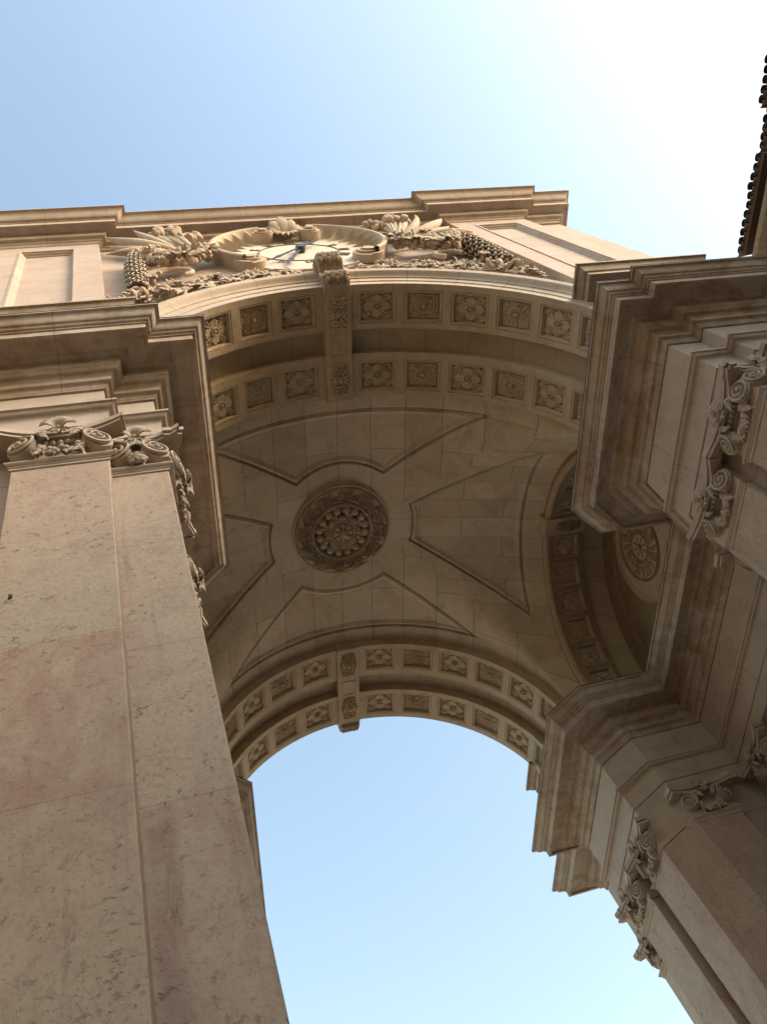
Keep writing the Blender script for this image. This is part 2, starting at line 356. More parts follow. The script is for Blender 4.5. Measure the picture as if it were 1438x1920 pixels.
def capital(name, parent, faces, foot, label=None, weathered=False):
    """faces: list of (P0, P1) plan edges walked with the room on the left-hand normal side given as third item"""
    mb = MB()
    mb.prism(foot, ZN + .02, 10.722)                                # bell block
    for fi, ((x0, y0), (x1, y1), (nx, ny), full) in enumerate(faces):
        a = Vector((x0, y0, 0)); b = Vector((x1, y1, 0)); n = Vector((nx, ny, 0)).normalized(); e = (b - a); L = e.length; e.normalize(); up = Vector((0, 0, 1))
        # egg row and bead row
        k = max(2, int((L - .5) / .085))
        for i in range(k):
            t = .25 + (L - .5) * (i + .5) / k
            mb.ell(a + e * t + n * .065 + up * (ZA0 - .075), (.036, .036, .058), None, 7, 5)
        k2 = max(4, int((L - .4) / .04))
        for i in range(k2):
            mb.ell(a + e * (.2 + (L - .4) * (i + .5) / k2) + n * .03 + up * (ZA0 - .155), (.015, .015, .015), None, 5, 4)
        q0, q1 = a + e * .2, b - e * .2
        mb.add([q0 + up * (ZA0 - .14), q1 + up * (ZA0 - .14), q1 + n * .09 + up * (ZA0 + .01), q0 + n * .09 + up * (ZA0 + .01), q0 + up * (ZA0 + .01), q1 + up * (ZA0 + .01)],
               [(0, 1, 2, 3), (3, 2, 5, 4), (0, 3, 4), (1, 5, 2)])
        # volutes turned towards the corner
        for end, hand in ((0, -1), (1, 1)):
            base = (a if end == 0 else b); s = 1 if end == 0 else -1
            nn = (n - e * s * .42).normalized(); ee = Vector((-nn.y, nn.x, 0))
            cc = base + e * s * .10 + n * .115 + up * (ZA0 - .175)
            spiral(mb, cc, ee * (1 if ee.dot(e) > 0 else -1), up, nn, .195, 2.2, hand, .18)
            # leaf that hides the joint of the volute, and a hanging flower spray
            for q in range(3):
                mb.leaf(base + e * s * (.24 + .03 * q) + n * .10 + up * (ZA0 - .02 - .03 * q), -up * (.4 + .3 * q) + e * s + n * .35, n + up * .3, .20, .10, .4)
            for q in range(5):
                mb.ell(base + e * s * (.33 - .012 * q) + n * (.11 - .012 * q) + up * (ZA0 - .27 - .055 * q), (.042 - .005 * q, .042 - .005 * q, .045), (rnd1(), rnd1(), 1), 7, 5)
                mb.leaf(base + e * s * .33 + n * .09 + up * (ZA0 - .24 - .05 * q), -up + e * (.9 - .45 * q), n, .12, .06, .4)
        # swag of fruit between the volutes
        m = max(5, int(L / .075))
        for i in range(m + 1):
            t = i / m; s_ = 4 * t * (1 - t)
            pc = a + e * (.24 + (L - .48) * t) + n * (.05 + .05 * s_) + up * (ZA0 - .26 - .19 * s_)
            for j in range(3):
                r = random.uniform(.030, .050)
                mb.ell(pc + Vector((random.uniform(-.025, .025), random.uniform(-.025, .025), random.uniform(-.045, .04))) + n * r * .5, (r, r, r * random.uniform(.9, 1.4)), (random.uniform(-1, 1), random.uniform(-1, 1), random.uniform(-1, 1)), 6, 5)
            if i % 2 == 0: mb.leaf(pc, -up + e * random.uniform(-.7, .7), n, .11, .06, .4)
        # egg moulding string under the abacus
        mb.tube([a + e * .16 + n * .10 + up * (ZA0 + .015), b - e * .16 + n * .10 + up * (ZA0 + .015)], .028, 6)
        # abacus with a concave front and cut corners, moulded in two steps
        for z0, z1, ex in ((ZA0 + .02, ZA0 + .085, .0), (ZA0 + .085, ZA1, .035)):
            N = 16; rows_f = []
            for i in range(N + 1):
                t = i / N; cur = abs(2 * t - 1) ** 2.0; te = -.19 - ex + (L + .38 + 2 * ex) * t
                fr_ = a + e * te + n * (.10 + .15 * cur + ex); bk = a + e * min(max(te, .02), L - .02) - n * .02
                e2 = .0013 * fi; rows_f.append([fr_ + up * (z0 + e2), fr_ + up * (z1 - e2), bk + up * (z1 - e2), bk + up * (z0 + e2)])
            mb.grid([[tuple(q) for q in r] for r in rows_f], wrap=True)
            for r in (rows_f[0], rows_f[-1]): mb.add(r, [(0, 1, 2, 3)])
            for pt, ed in ((a, -1), (b, 1)):                            # solid corner under the cut tip
                q = [pt - n * .02 - e * ed * .02, pt + n * .02 + e * ed * (.21 + ex), pt + e * ed * (.19 + ex) + n * (.25 + ex), pt + n * .10 - e * ed * .02]
                ep = .002 + .0031 * (2 * fi + (ed > 0))
                mb.add([v + up * (z0 + ep) for v in q] + [v + up * (z1 - ep) for v in q], [(3, 2, 1, 0), (4, 5, 6, 7), (0, 1, 5, 4), (1, 2, 6, 5), (2, 3, 7, 6), (3, 0, 4, 7)])
        # shell flower in the middle of the abacus
        mid = a + e * L * .5 + n * .16 + up * (ZA0 + .10)
        for i in range(9):
            an = math.pi * (i / 8) ; d = e * math.cos(an) + up * math.sin(an) * .95 + n * .25
            mb.leaf(mid - up * .06, d, n, .24, .085, .45)
        for i in range(5):
            an = -math.pi * (i + 1) / 6; mb.leaf(mid - up * .06, e * math.cos(an) + up * math.sin(an) * .7 + n * .2, n, .15, .07, .3)
        mb.ell(mid + n * .06 - up * .06, (.04, .04, .04))
    return obj(name, mb, M_carve, parent, smooth=48, label=label)

def pilaster(poly, faces, label, sx, mat=None):
    P = [(x * sx, y) for x, y in poly]
    if sx < 0: P.reverse()
    p = obj('pilaster', MB().prism(P, ZG, ZN), mat or M_pil, arch, bevel=.014, smooth=30, label=label)
    F = [((a[0] * sx, a[1]), (b[0] * sx, b[1]), (n[0] * sx, n[1]), w) for a, b, n, w in faces]
    cx = sum(q[0] for q in P) / len(P); cyy = sum(q[1] for q in P) / len(P)
    # astragal: moulded band that follows the visible faces
    mb = MB()
    chain = [F[0][0]] + [f[1] for f in F]
    norms = [Vector((*f[2], 0)).normalized() for f in F]
    offs = []
    for i in range(len(chain)):
        if i == 0: o = norms[0] - (Vector((*F[0][1], 0)) - Vector((*F[0][0], 0))).normalized()
        elif i == len(chain) - 1: o = norms[-1] + (Vector((*F[-1][1], 0)) - Vector((*F[-1][0], 0))).normalized()
        else:
            o = norms[i - 1] + norms[i]; o = o / max(.3, o.dot(norms[i]))
        offs.append(o)
    prof = [(-.05, ZN - .115), (.0, ZN - .115), (.018, ZN - .105), (.018, ZN - .07), (.035, ZN - .055)] + [(.075 * math.cos(t) + .0, ZN + .005 + .048 * math.sin(t)) for t in np.linspace(-1.1, 1.5, 7)] + [(-.05, ZN + .055)]
    mb.grid([[(c[0] + o.x * q, c[1] + o.y * q, z) for q, z in prof] for c, o in zip(chain, offs)])
    for idx in (0, -1):
        c, o = chain[idx], offs[idx]; mb.add([(c[0] + o.x * q, c[1] + o.y * q, z) for q, z in prof], [tuple(range(len(prof)))])
    obj('astragal', mb, M_moulding, p, smooth=32)
    capital('capital', p, F, P)
    return p
X0, Y0 = 4.43, 0.0
def m_y(pts): return [(x, DEPTH - y) for x, y in pts]
for sx in (1, -1):
    sd = 'right' if sx > 0 else 'left'
    # corner pier: front return and passage face, towards the street and towards the square
    pilaster([(4.43, 0), (5.30, 0), (5.30, .35), (4.75, .35), (4.75, 1.14), (4.43, 1.14)],
             [((5.12, 0), (4.43, 0), (0, -1), 1), ((4.43, 0), (4.43, 1.14), (-1, 0), 1)], 'corner pilaster at the street side edge of the %s pier' % sd, sx, M_pil_streak)
    pilaster([(5.10, -.24), (6.21, -.24), (6.21, .1), (5.10, .1)][::1],
             [((6.21, -.24), (5.10, -.24), (0, -1), 1)], 'broad forward pilaster on the street front of the %s pier' % sd, sx, M_pil_pink)
    pilaster([(4.43, 1.55), (4.75, 1.55), (4.75, 2.4), (5.2, 3.0), (6.15, 3.0), (6.15, 3.34), (5.08, 3.34), (4.43, 2.69)],
             [((4.43, 1.55), (4.43, 2.69), (-1, 0), 1), ((5.08, 3.34), (6.15, 3.34), (0, 1), 1)], 'inner chamfered pilaster of the %s street side pier' % sd, sx)
    pilaster([(6.95, 3.6), (7.3, 3.6), (7.3, 4.6), (6.95, 4.6)], [((6.95, 3.6), (6.95, 4.6), (-1, 0), 1)], 'pilaster on the %s recess wall nearer the street' % sd, sx)
    pilaster([(6.95, 8.1), (7.3, 8.1), (7.3, 9.1), (6.95, 9.1)], [((6.95, 8.1), (6.95, 9.1), (-1, 0), 1)], 'pilaster on the %s recess wall nearer the square' % sd, sx)
    pilaster(m_y([(4.43, 1.55), (4.43, 2.69), (5.08, 3.34), (6.15, 3.34), (6.15, 3.0), (5.2, 3.0), (4.75, 2.4), (4.75, 1.55)]),
             [((6.15, 9.38), (5.08, 9.38), (0, -1), 1), ((4.43, 10.03), (4.43, 11.17), (-1, 0), 1)], 'inner chamfered pilaster of the %s pier on the square side' % sd, sx)
    pilaster(m_y([(4.43, 0), (4.43, 1.14), (4.75, 1.14), (4.75, .35), (5.30, .35), (5.30, 0)]),
             [((4.43, 11.58), (4.43, 12.72), (-1, 0), 1), ((4.43, 12.72), (5.12, 12.72), (0, 1), 1)], 'corner pilaster at the square side edge of the %s pier' % sd, sx)
    pilaster([(5.20, 13.4), (6.3, 13.4), (6.3, 14.55), (5.20, 14.55)],
             [((5.20, 13.4), (5.20, 14.55), (-1, 0), 1), ((5.20, 14.55), (6.3, 14.55), (0, 1), 1)], 'free pier under the projecting block on the %s of the square front' % sd, sx)

# ------------------------------------------------------------------ carved coffers
def petal_flower(u, v):
    r = np.hypot(u, v); th = np.arctan2(v, u); h = np.zeros_like(u)
    for k in range(4):
        a = k * math.pi / 2; x = u * math.cos(a) + v * math.sin(a); y = -u * math.sin(a) + v * math.cos(a)
        wd = .34 * np.clip(np.sin(np.clip((x - .12) / .80, 0, 1) * math.pi) ** .55, .02, 1)
        e = (y / wd) ** 2; inside = (e < 1) & (x > .15) & (x < .92)
        h = np.where(inside, np.maximum(h, .50 + .16 * np.sqrt(np.clip(1 - e, 0, 1)) * (x - .1) - .10 * np.exp(-(y / .05) ** 2)), h)
    for k in range(4):
        a = math.pi / 4 + k * math.pi / 2; x = u * math.cos(a) + v * math.sin(a); y = -u * math.sin(a) + v * math.cos(a)
        lob = .16 + .23 * np.clip((x - .42) / .75, 0, 1) + .055 * np.cos(x * 26)
        inside = (np.abs(y) < lob) & (x > .42) & (x < 1.30)
        hv = .38 + .22 * (1 - (y / lob) ** 2) + .12 * np.cos(y * 34 - x * 12 * np.sign(y)) - .15 * np.exp(-(y / .035) ** 2)
        h = np.where(inside, np.maximum(h, hv), h)
        for px, py in ((.62, .11), (.62, -.11), (.82, .17), (.82, -.17), (1.02, .2), (1.02, -.2), (.92, .05), (.92, -.05)):
            h = h - .42 * np.exp(-(((x - px) / .045) ** 2 + ((y - py) / .035) ** 2))
    ring = np.exp(-((r - .25) / .065) ** 2); h = np.maximum(h, .95 * ring); h = np.where(r < .19, .35, h)
    h = np.maximum(h, np.where(r < .13, .55 + .5 * np.sqrt(np.clip(1 - (r / .13) ** 2, 0, 1)), 0))
    return h
def daisy(u, v):
    r = np.hypot(u, v); th = np.arctan2(v, u)
    lobes = np.abs(np.cos(4 * th)) ** .7
    h = .30 + .26 * lobes * smoothstep(1.35, .5, r) + .14 * np.cos(r * 30 - 3 * np.cos(8 * th))
    for k in range(16):
        a = (k + .5) * math.pi / 8
        for rr in ((.62, .80) if k % 2 else (.70, .98, 1.15)):
            d = np.hypot(u - rr * math.cos(a), v - rr * math.sin(a)); h = h - .5 * np.exp(-(d / .05) ** 2)
    edge = np.maximum(np.abs(u), np.abs(v)); h = h * smoothstep(1.0, .90, edge)
    h = np.where(r < .50, .35, h)
    h = np.where((r >= .33) & (r < .50), .45 + .32 * np.abs(np.cos(11 * th)) * np.sqrt(np.clip(1 - ((r - .415) / .088) ** 2, 0, 1)), h)
    h = np.maximum(h, .85 * np.exp(-((r - .26) / .05) ** 2))
    h = np.maximum(h, np.where(r < .17, .6 + .5 * np.sqrt(np.clip(1 - (r / .17) ** 2, 0, 1)), 0))
    return h
def acanthus(u, v):
    """upright acanthus spray; u across, v along, both -1..1"""
    h = np.zeros_like(u); av = np.abs(v)
    lob = .80 - .28 * av + .13 * np.cos(av * 22)
    ins = np.abs(u) < lob
    h = np.where(ins, .45 + .30 * (1 - (u / lob) ** 2) + .20 * np.cos(np.abs(u) * 17 - av * 15), 0)
    h = h - .35 * np.exp(-(u / .05) ** 2) * (av > .25)
    for sv in (-1, 1):
        for py in (.28, .5, .72, .9):
            for px in (-.62, -.36, .36, .62, -.12, .12):
                h = h - .75 * np.exp(-(((u - px * (1.1 - .4 * py)) / .075) ** 2 + ((v - sv * (py + .05 * abs(px))) / .045) ** 2))
    r = np.hypot(u, v * 1.3); h = np.where(r < .34, .2, h); h = np.maximum(h, np.where(r < .3, .55 + .35 * np.abs(np.cos(2.5 * np.arctan2(v, u))), 0)); h = np.maximum(h, np.where(r < .14, 1.1, 0))
    return np.clip(h, -.1, 1.2) * smoothstep(1.0, .93, np.maximum(np.abs(u), av))

def coffer_meshes(r, half_ang, hy, kind, tag):
    """coffer at the crown of a barrel (axis y, centre origin): frame mesh and carved panel mesh, hollow opening downwards"""
    S = lambda a, y, rr: (rr * math.sin(a), y, rr * math.cos(a))
    steps = [(1.0, 0.0), (1.0, .040), (.972, .040), (.972, .006), (.88, .010), (.865, .040), (.845, .048), (.845, .062), (.81, .075), (.80, .125)]
    mb = MB(); rows = []
    for f, d in steps:
        ia, iy = half_ang - (1 - f) * half_ang, hy - (1 - f) * hy
        ring = []
        N = 4
        for i in range(N): ring.append(S(-ia + 2 * ia * i / N, -iy, r + d))
        for i in range(N): ring.append(S(ia, -iy + 2 * iy * i / N, r + d))
        for i in range(N): ring.append(S(ia - 2 * ia * i / N, iy, r + d))
        for i in range(N): ring.append(S(-ia, iy - 2 * iy * i / N, r + d))
        rows.append(ring)
    mb.grid(rows, wrap=True)
    fr = mb.mesh('coffer_frame_' + tag, M_band)
    n = 76; t = np.linspace(-1, 1, n); U, V = np.meshgrid(t, t)
    h = (petal_flower if kind == 0 else daisy)(U, V)
    ang = U * half_ang * .80; yy = V * hy * .80; rr = r + .118 - .092 * h
    P = np.stack([rr * np.sin(ang), yy, rr * np.cos(ang)], -1)
    pm = MB().grid(P).mesh('coffer_flower_' + tag, M_flower, 179)
    return fr, pm
ANG = [11.85 + 13.57 * k for k in range(6)]
HA = R(5.55)
def coffer_row(yc, hy, r, meshes, center, rotz, step0=0):
    for s in (-1, 1):
        for k, a in enumerate(ANG):
            kind = k % 2
            fr, pm = meshes[kind]
            o = bpy.data.objects.new('coffer', fr); C.objects.link(o); o.parent = arch
            o.matrix_local = Matrix.Translation(center) @ Matrix.Rotation(rotz, 4, 'Z') @ Matrix.Translation((0, yc, 0)) @ Matrix.Rotation(R(s * a), 4, 'Y')
            q = bpy.data.objects.new('carved_flower', pm); C.objects.link(q); q.parent = o
def band_mesh(y0, y1, c0, c1, r, rout, flip=False):
    """soffit of a coffered band with openings, plus its two side faces up to radius rout"""
    mb = MB(); cuts = []
    lo, hi = [], []
    edges = [-90.0]
    cof = []
    for a in sorted([s * a for a in ANG for s in (-1, 1)]):
        edges += [a - 5.55, a + 5.55]; cof.append((a - 5.55, a + 5.55))
    edges.append(90.0)
    th = []
    for a, b in zip(edges[:-1], edges[1:]):
        n = max(1, int(round((b - a) / 2.8))) if (a, b) not in cof else 4
        for i in range(n): th.append((a + (b - a) * i / n, a + (b - a) * (i + 1) / n, (a, b) in cof))
    S = lambda a, y, rr: (rr * math.sin(R(a)), y, rr * math.cos(R(a)))
    for a, b, isc in th:
        for q0, q1 in ((y0, c0), (c0, c1), (c1, y1)):
            if isc and (q0, q1) == (c0, c1): continue
            mb.add([S(a, q0, r), S(b, q0, r), S(b, q1, r), S(a, q1, r)], [(0, 1, 2, 3)])
        for yy in (y0, y1):
            mb.add([S(a, yy, r), S(b, yy, r), S(b, yy, rout), S(a, yy, rout)], [(0, 1, 2, 3)])
    for s in (-1, 1):                                                  # stilt below the springing
        for yy0, yy1, xx0, xx1 in ((y0, y1, r, rout),):
            mb.box((min(s * xx0, s * xx1), y0, -.66), (max(s * xx0, s * xx1), y1, 0))
    bm_ = MB(); bm_.v = mb.v; bm_.f = mb.f
    return bm_
HY = .37
cm = [coffer_meshes(RI, HA, HY, 0, 'petals'), coffer_meshes(RI, HA, HY, 1, 'daisy')]
Bands = [(0.0, 1.02, .52), (1.60, 2.65, 2.16), (DEPTH - 2.65, DEPTH - 1.60, DEPTH - 2.16), (DEPTH - 1.02, DEPTH, DEPTH - .52)]
names = ['coffered band nearest the street', 'second coffered band from the street', 'coffered band next to the vault on the far side', 'coffered band on the far edge against the sky']
for (y0, y1, yc), lb in zip(Bands, names):
    o = obj('arch_band', band_mesh(y0, y1, yc - HY, yc + HY, RI, RV + .05), M_band, arch, label=lb); o.location = (0, 0, ZS)
    coffer_row(yc, HY, RI, cm, (0, 0, ZS), 0)
def barrel(y0, y1, r, z0=ZS, n=90, stilt=.66):
    th = np.linspace(-90, 90, n + 1); rows = []; uv = []
    for a in th:
        rows.append([(r * math.sin(R(a)), y, z0 + r * math.cos(R(a))) for y in (y0, y1)]); uv.append([(y, r * R(a)) for y in (y0, y1)])
    rows = [[(-r, y, z0 - stilt) for y in (y0, y1)]] + rows + [[(r, y, z0 - stilt) for y in (y0, y1)]]
    uv = [[(y, r * R(-90) - stilt) for y in (y0, y1)]] + uv + [[(y, r * R(90) + stilt) for y in (y0, y1)]]
    return MB().grid(rows, uv)
M_recess = stone('recessed_band_limestone', (.44, .365, .27), (.43, .33, .23), stain=.35, stain_col=(.24, .13, .06), veins=.2, pits=.15, seed=12.0, brick=(2.0, 1.066))
for y0, y1, lb in ((1.00, 1.62, 'plain recessed band between the near coffers'), (DEPTH - 1.62, DEPTH - 1.0, 'plain recessed band between the far coffers')):
    obj('recessed_band', barrel(y0, y1, RV), M_recess, arch, smooth=40, label=lb)

# keystones that run across both bands
def height_panel(fn, x0, x1, y0, y1, z, depth, n=70, down=True):
    U, V = np.meshgrid(np.linspace(-1, 1, n), np.linspace(-1, 1, int(n * 1.3)))
    h = fn(U, V); X = (x0 + x1) / 2 + U * (x1 - x0) / 2; Y = (y0 + y1) / 2 + V * (y1 - y0) / 2
    return MB().grid(np.stack([X, Y, z - depth * h], -1))
def console(ys, yf):
    """scroll bracket hanging on the face of the archivolt; ys = face plane, yf = -1 towards the street, +1 towards the square"""
    prof = []
    pts = [(0.02, 18.48), (-.06, 18.43), (-.17, 18.45), (-.24, 18.54), (-.25, 18.66), (-.19, 18.80), (-.17, 18.95), (-.22, 19.06), (-.36, 19.12), (-.50, 19.22), (-.56, 19.38), (-.53, 19.56), (-.42, 19.70), (-.26, 19.76), (-.08, 19.76), (.02, 19.74)]
    pts = [(q, 18.45 + (z - 18.45) * .90) for q, z in pts]
    mb = MB(); w = .255
    mb.prism([(0, 0)] * 0 or [(q, z) for q, z in pts], 0, 1)
    mb.v = [((t * 2 - 1) * w, ys - yf * q * 1.0, z) for q, z, t in mb.v]
    for s in (-1, 1):                                                  # raised side volutes
        x = s * (w + .015)
        for cyq, cz, r0, hand in ((-.31, 19.33, .21, 1), (-.11, 18.59, .13, -1)):
            spiral(mb, (x, ys - yf * cyq, cz), (0, 1, 0), (0, 0, 1), (s, 0, 0), r0, 1.8, hand * s * -yf, .06)
        mb.tube([(x, ys - yf * q, z) for q, z in pts[3:10]], .035, 6)
    return mb, pts
for y0, y1, ys, yf, lb in ((-.03, 2.70, 0.0, -1, 'near'), (DEPTH - 2.70, DEPTH + .03, DEPTH, 1, 'far')):
    zb = ZS + RI - .11
    mb = MB()
    mb.box((-.31, y0, zb), (.31, y1, ZS + RV + .05))
    ks = obj('keystone', mb, M_band, arch, bevel=.012, label='%s keystone block with carved leaves' % lb)
    ins = MB(); ym = (y0 + y1) / 2
    fx, fy = .20, .25
    for a, b in (((-fx, ym - fy), (fx, ym - fy + .025)), ((-fx, ym + fy - .025), (fx, ym + fy)), ((-fx, ym - fy + .025), (-fx + .025, ym + fy - .025)), ((fx - .025, ym - fy + .025), (fx, ym + fy - .025))):
        ins.box((a[0], a[1], zb - .018), (b[0], b[1], zb + .01))
    obj('square_panel', ins, M_band, ks, bevel=.006)
    for yc in ((.60, 2.16) if yf < 0 else (DEPTH - .60, DEPTH - 2.16)):
        obj('acanthus_panel', height_panel(acanthus, -.27, .27, yc - .40, yc + .40, zb + .004, .10), M_flower, ks, smooth=179)
    mb, pts = console(ys, yf)
    cb = obj('scroll_bracket', mb, M_carve, ks, smooth=35)
    # acanthus leaves rolled over both ends of the bracket
    for cyq, cz, r0, a0, a1 in ((-.33, 19.30, .235, -170, 75), (-.13, 18.60, .165, -185, 60)):
        U, V = np.meshgrid(np.linspace(-1, 1, 70), np.linspace(0, 1, 60)); A = np.radians(a0 + (a1 - a0) * V)
        lob = np.abs(np.cos(U * math.pi * 2.5)) ** .6
        hh_ = .05 * lob + .018 * np.cos(V * 40 - 6 * np.cos(U * math.pi * 5))
        for kk_ in range(5):
            for vv in (.18, .38, .58, .78):
                for du in (-.055, .055):
                    hh_ = hh_ - .07 * np.exp(-(((U - (-.8 + .4 * kk_) - du) / .04) ** 2 + ((V - vv - .04 * (kk_ % 2)) / .035) ** 2))
        q = r0 + hh_ * smoothstep(1.0, .88, np.abs(U))
        ed = .235 + .03 * np.abs(np.cos(V * 24))
        obj('acanthus_leaf', MB().grid(np.stack([U * ed, ys + yf * (-cyq) + yf * q * np.cos(A), cz + q * np.sin(A)], -1)), M_carve, ks, smooth=179)

# ------------------------------------------------------------------ vault of the central bay
XL = 5.19; RS = 3.42
def vault_z(X, Y):
    a = np.sqrt(np.clip(RV ** 2 - X ** 2, 0, None))
    rho = RV - (RV - RS) * np.clip(np.abs(X) / XL, 0, 1) ** 1.5
    b = np.sqrt(np.clip(rho ** 2 - (Y - YC) ** 2, 0, None))
    k = .42; h = np.clip(.5 + .5 * (a - b) / k, 0, 1)
    sm = b + (a - b) * h + k * h * (1 - h)
    flat = .105 * np.exp(-(np.hypot(X, Y - YC) / 1.5) ** 4)                  # the crown is not pushed up
    return ZS + np.minimum(sm, RV + .06) - 0 * flat
def arcpts(c, r, a0, a1, n): return [(c[0] + r * math.cos(R(a)), c[1] + r * math.sin(R(a))) for a in np.linspace(a0, a1, n)]
def panel_outlines():
    out = []
    rr = 1.86                                                            # radius of the hollow side round the rosette
    a0 = 37.5
    inner = arcpts((0, YC), rr, -90 - a0, -90 + a0, 25)
    f = [(-3.42, 3.08)] + inner + [(3.42, 3.08)] + [(x, 3.08) for x in np.linspace(3.4, -3.4, 12)]
    out.append(f); out.append([(x, DEPTH - y) for x, y in f][::-1])
    s_in = arcpts((0, YC), 1.90, -17, 17, 13)
    s_out = [(4.70, y) for y in np.linspace(YC + 2.43, YC - 2.43, 9)]
    s = s_in + s_out
    out.append(s); out.append([(-x, y) for x, y in s][::-1])
    return out
def sdf_poly(px, py, poly):
    d = np.full(px.shape, 1e9); ins = np.zeros(px.shape, bool); n = len(poly)
    for i in range(n):
        (x0, y0), (x1, y1) = poly[i], poly[(i + 1) % n]
        ex, ey = x1 - x0, y1 - y0; L = ex * ex + ey * ey + 1e-12
        t = np.clip(((px - x0) * ex + (py - y0) * ey) / L, 0, 1)
        d = np.minimum(d, (px - x0 - ex * t) ** 2 + (py - y0 - ey * t) ** 2)
        c = ((y0 > py) != (y1 > py)) & (px < (x1 - x0) * (py - y0) / (y1 - y0 + 1e-15) + x0)
        ins ^= c
    return np.where(ins, -1, 1) * np.sqrt(d)
def build_vault():
    nx, ny = 760, 540
    X, Y = np.meshgrid(np.linspace(-XL, XL, nx), np.linspace(2.64, DEPTH - 2.64, ny))
    Z = vault_z(X, Y); d = np.full(X.shape, 9.0)
    for poly in panel_outlines(): d = np.minimum(d, sdf_poly(X, Y, poly))
    # sunk panels: a step up of 9 cm, softened by a small inner moulding
    up = .05 * smoothstep(.010, -.010, d) + .03 * smoothstep(-.14, -.19, d) - .035 * np.exp(-((d + .10) / .028) ** 2) + .13 * np.exp(-((d + .012) / .014) ** 2)
    Z = Z + up
    # courses: front and rear webs run along y, side webs along x
    ang = np.arctan2(np.abs(X), np.abs(Y - YC)); side = (np.sqrt(np.clip(RV ** 2 - X ** 2, 0, None)) < np.sqrt(np.clip((RV - (RV - RS) * np.clip(np.abs(X) / XL, 0, 1) ** 1.5) ** 2 - (Y - YC) ** 2, 0, None))) & (np.abs(X) > 1.2)
    UVx = np.where(side, X, Y); UVy = np.where(side, Y * 1.63 + 40, X * 1.12)
    mb = MB().grid(np.stack([X, Y, Z], -1), np.stack([UVx, UVy], -1))
    return mb
va = obj('vault', build_vault(), M_vault, arch, smooth=179, label='cross vault with four sunk panels round a rosette')

# ceiling rosette
def polar_relief(R0, nr, nt, fn):
    r = np.linspace(0.001, 1, nr); t = np.linspace(0, 2 * math.pi, nt, endpoint=False)
    T, Q = np.meshgrid(t, r); h = fn(Q, T)
    return R0 * Q * np.cos(T), R0 * Q * np.sin(T), h
def rosette_h(q, t):
    h = np.full(q.shape, .08)
    d1, d2 = worley((t / (2 * math.pi)), (q - .60) / .42 * .07, 220, 5, wrap=None)
    u = t / (2 * math.pi) * 14; 
    w1, w2 = worley(u % 1.0, (q - .62) / .34, 9, 8)
    w1, w2 = worley((t / (2 * math.pi) * 12) % 1.0, (q - .62) / .34, 17, 8)
    wre = .09 + .17 * np.clip((w2 - w1) / .11, 0, 1) ** .7 - .10 * np.exp(-(w1 / .035) ** 2)
    h = np.where((q > .62) & (q < .955), wre * np.sin(np.clip((q - .62) / .335, 0, 1) * math.pi) ** .4, h)
    h = np.where((q > .955), .10, h)
    tor = np.exp(-((q - .595) / .035) ** 2); h = np.maximum(h * (np.abs(q - .595) > .03), .26 * tor)
    n = 16; h = np.where(q < .56, .0, h)
    tt = (t * n / (2 * math.pi)) % 1.0 - .5; arcw = tt * 2 * math.pi / n                  # bulbs round the edge of the dish
    e2 = ((q - .475) / .088) ** 2 + (arcw * q / .085) ** 2
    h = np.maximum(h, np.where(e2 < 1, .07 + .17 * np.sqrt(np.clip(1 - e2, 0, 1)), 0))
    for m, q0, q1, hb, ph in ((8, .17, .43, .17, 0.0), (8, .14, .36, .24, .5)):             # two rings of acanthus leaves
        ta = (t * m / (2 * math.pi) + ph) % 1.0 - .5; aw = ta * 2 * math.pi / m * q
        x = np.clip((q - q0) / (q1 - q0), 0, 1); wd = .115 * np.sin(np.clip(x, .02, .98) * math.pi) ** .5 * (.72 + .28 * np.abs(np.cos(x * 11)))
        ins = (np.abs(aw) < wd) & (q > q0) & (q < q1)
        h = np.where(ins, np.maximum(h, hb * (.55 + .45 * x) + .05 * (1 - (aw / wd) ** 2) - .05 * np.exp(-(aw / .012) ** 2)), h)
        for xx, sg in ((.35, 1), (.35, -1), (.62, 1), (.62, -1)):
            h = h - .10 * np.exp(-(((x - xx) / .07) ** 2 + ((aw - sg * .055) / .014) ** 2))
    h = np.where(q < .19, .20 + .08 * np.abs(np.cos(4 * t)) * (q > .09), h)
    h = np.maximum(h, np.where(q < .075, .30 + .14 * np.sqrt(np.clip(1 - (q / .075) ** 2, 0, 1)), 0))
    return h
dx, dy, hh = polar_relief(1.31, 110, 420, rosette_h)
ZR = ZS + RV + .02
P = np.stack([dx, dy + YC, ZR - .03 - hh * .95], -1)
rim = MB().grid(np.stack([dx[-1:] * k for k in (1.0, 1.0, 1.035, 1.06)], 0)[:, 0, :, None] * np.array([1, 0, 0]) + np.stack([dy[-1:] * k for k in (1.0, 1.0, 1.035, 1.06)], 0)[:, 0, :, None] * np.array([0, 1, 0]) + np.array([0, YC, 0]) + np.array([ZR - .115, ZR - .06, ZR - .06, ZR + .05])[:, None, None] * np.array([0, 0, 1]), wrap=True)
rs = MB().grid(P, wrap=True); rs.add(rim.v, rim.f)
obj('ceiling_rosette', rs, M_rosette, va, smooth=60, label='round carved rosette with leaf wreath at the crown of the vault')

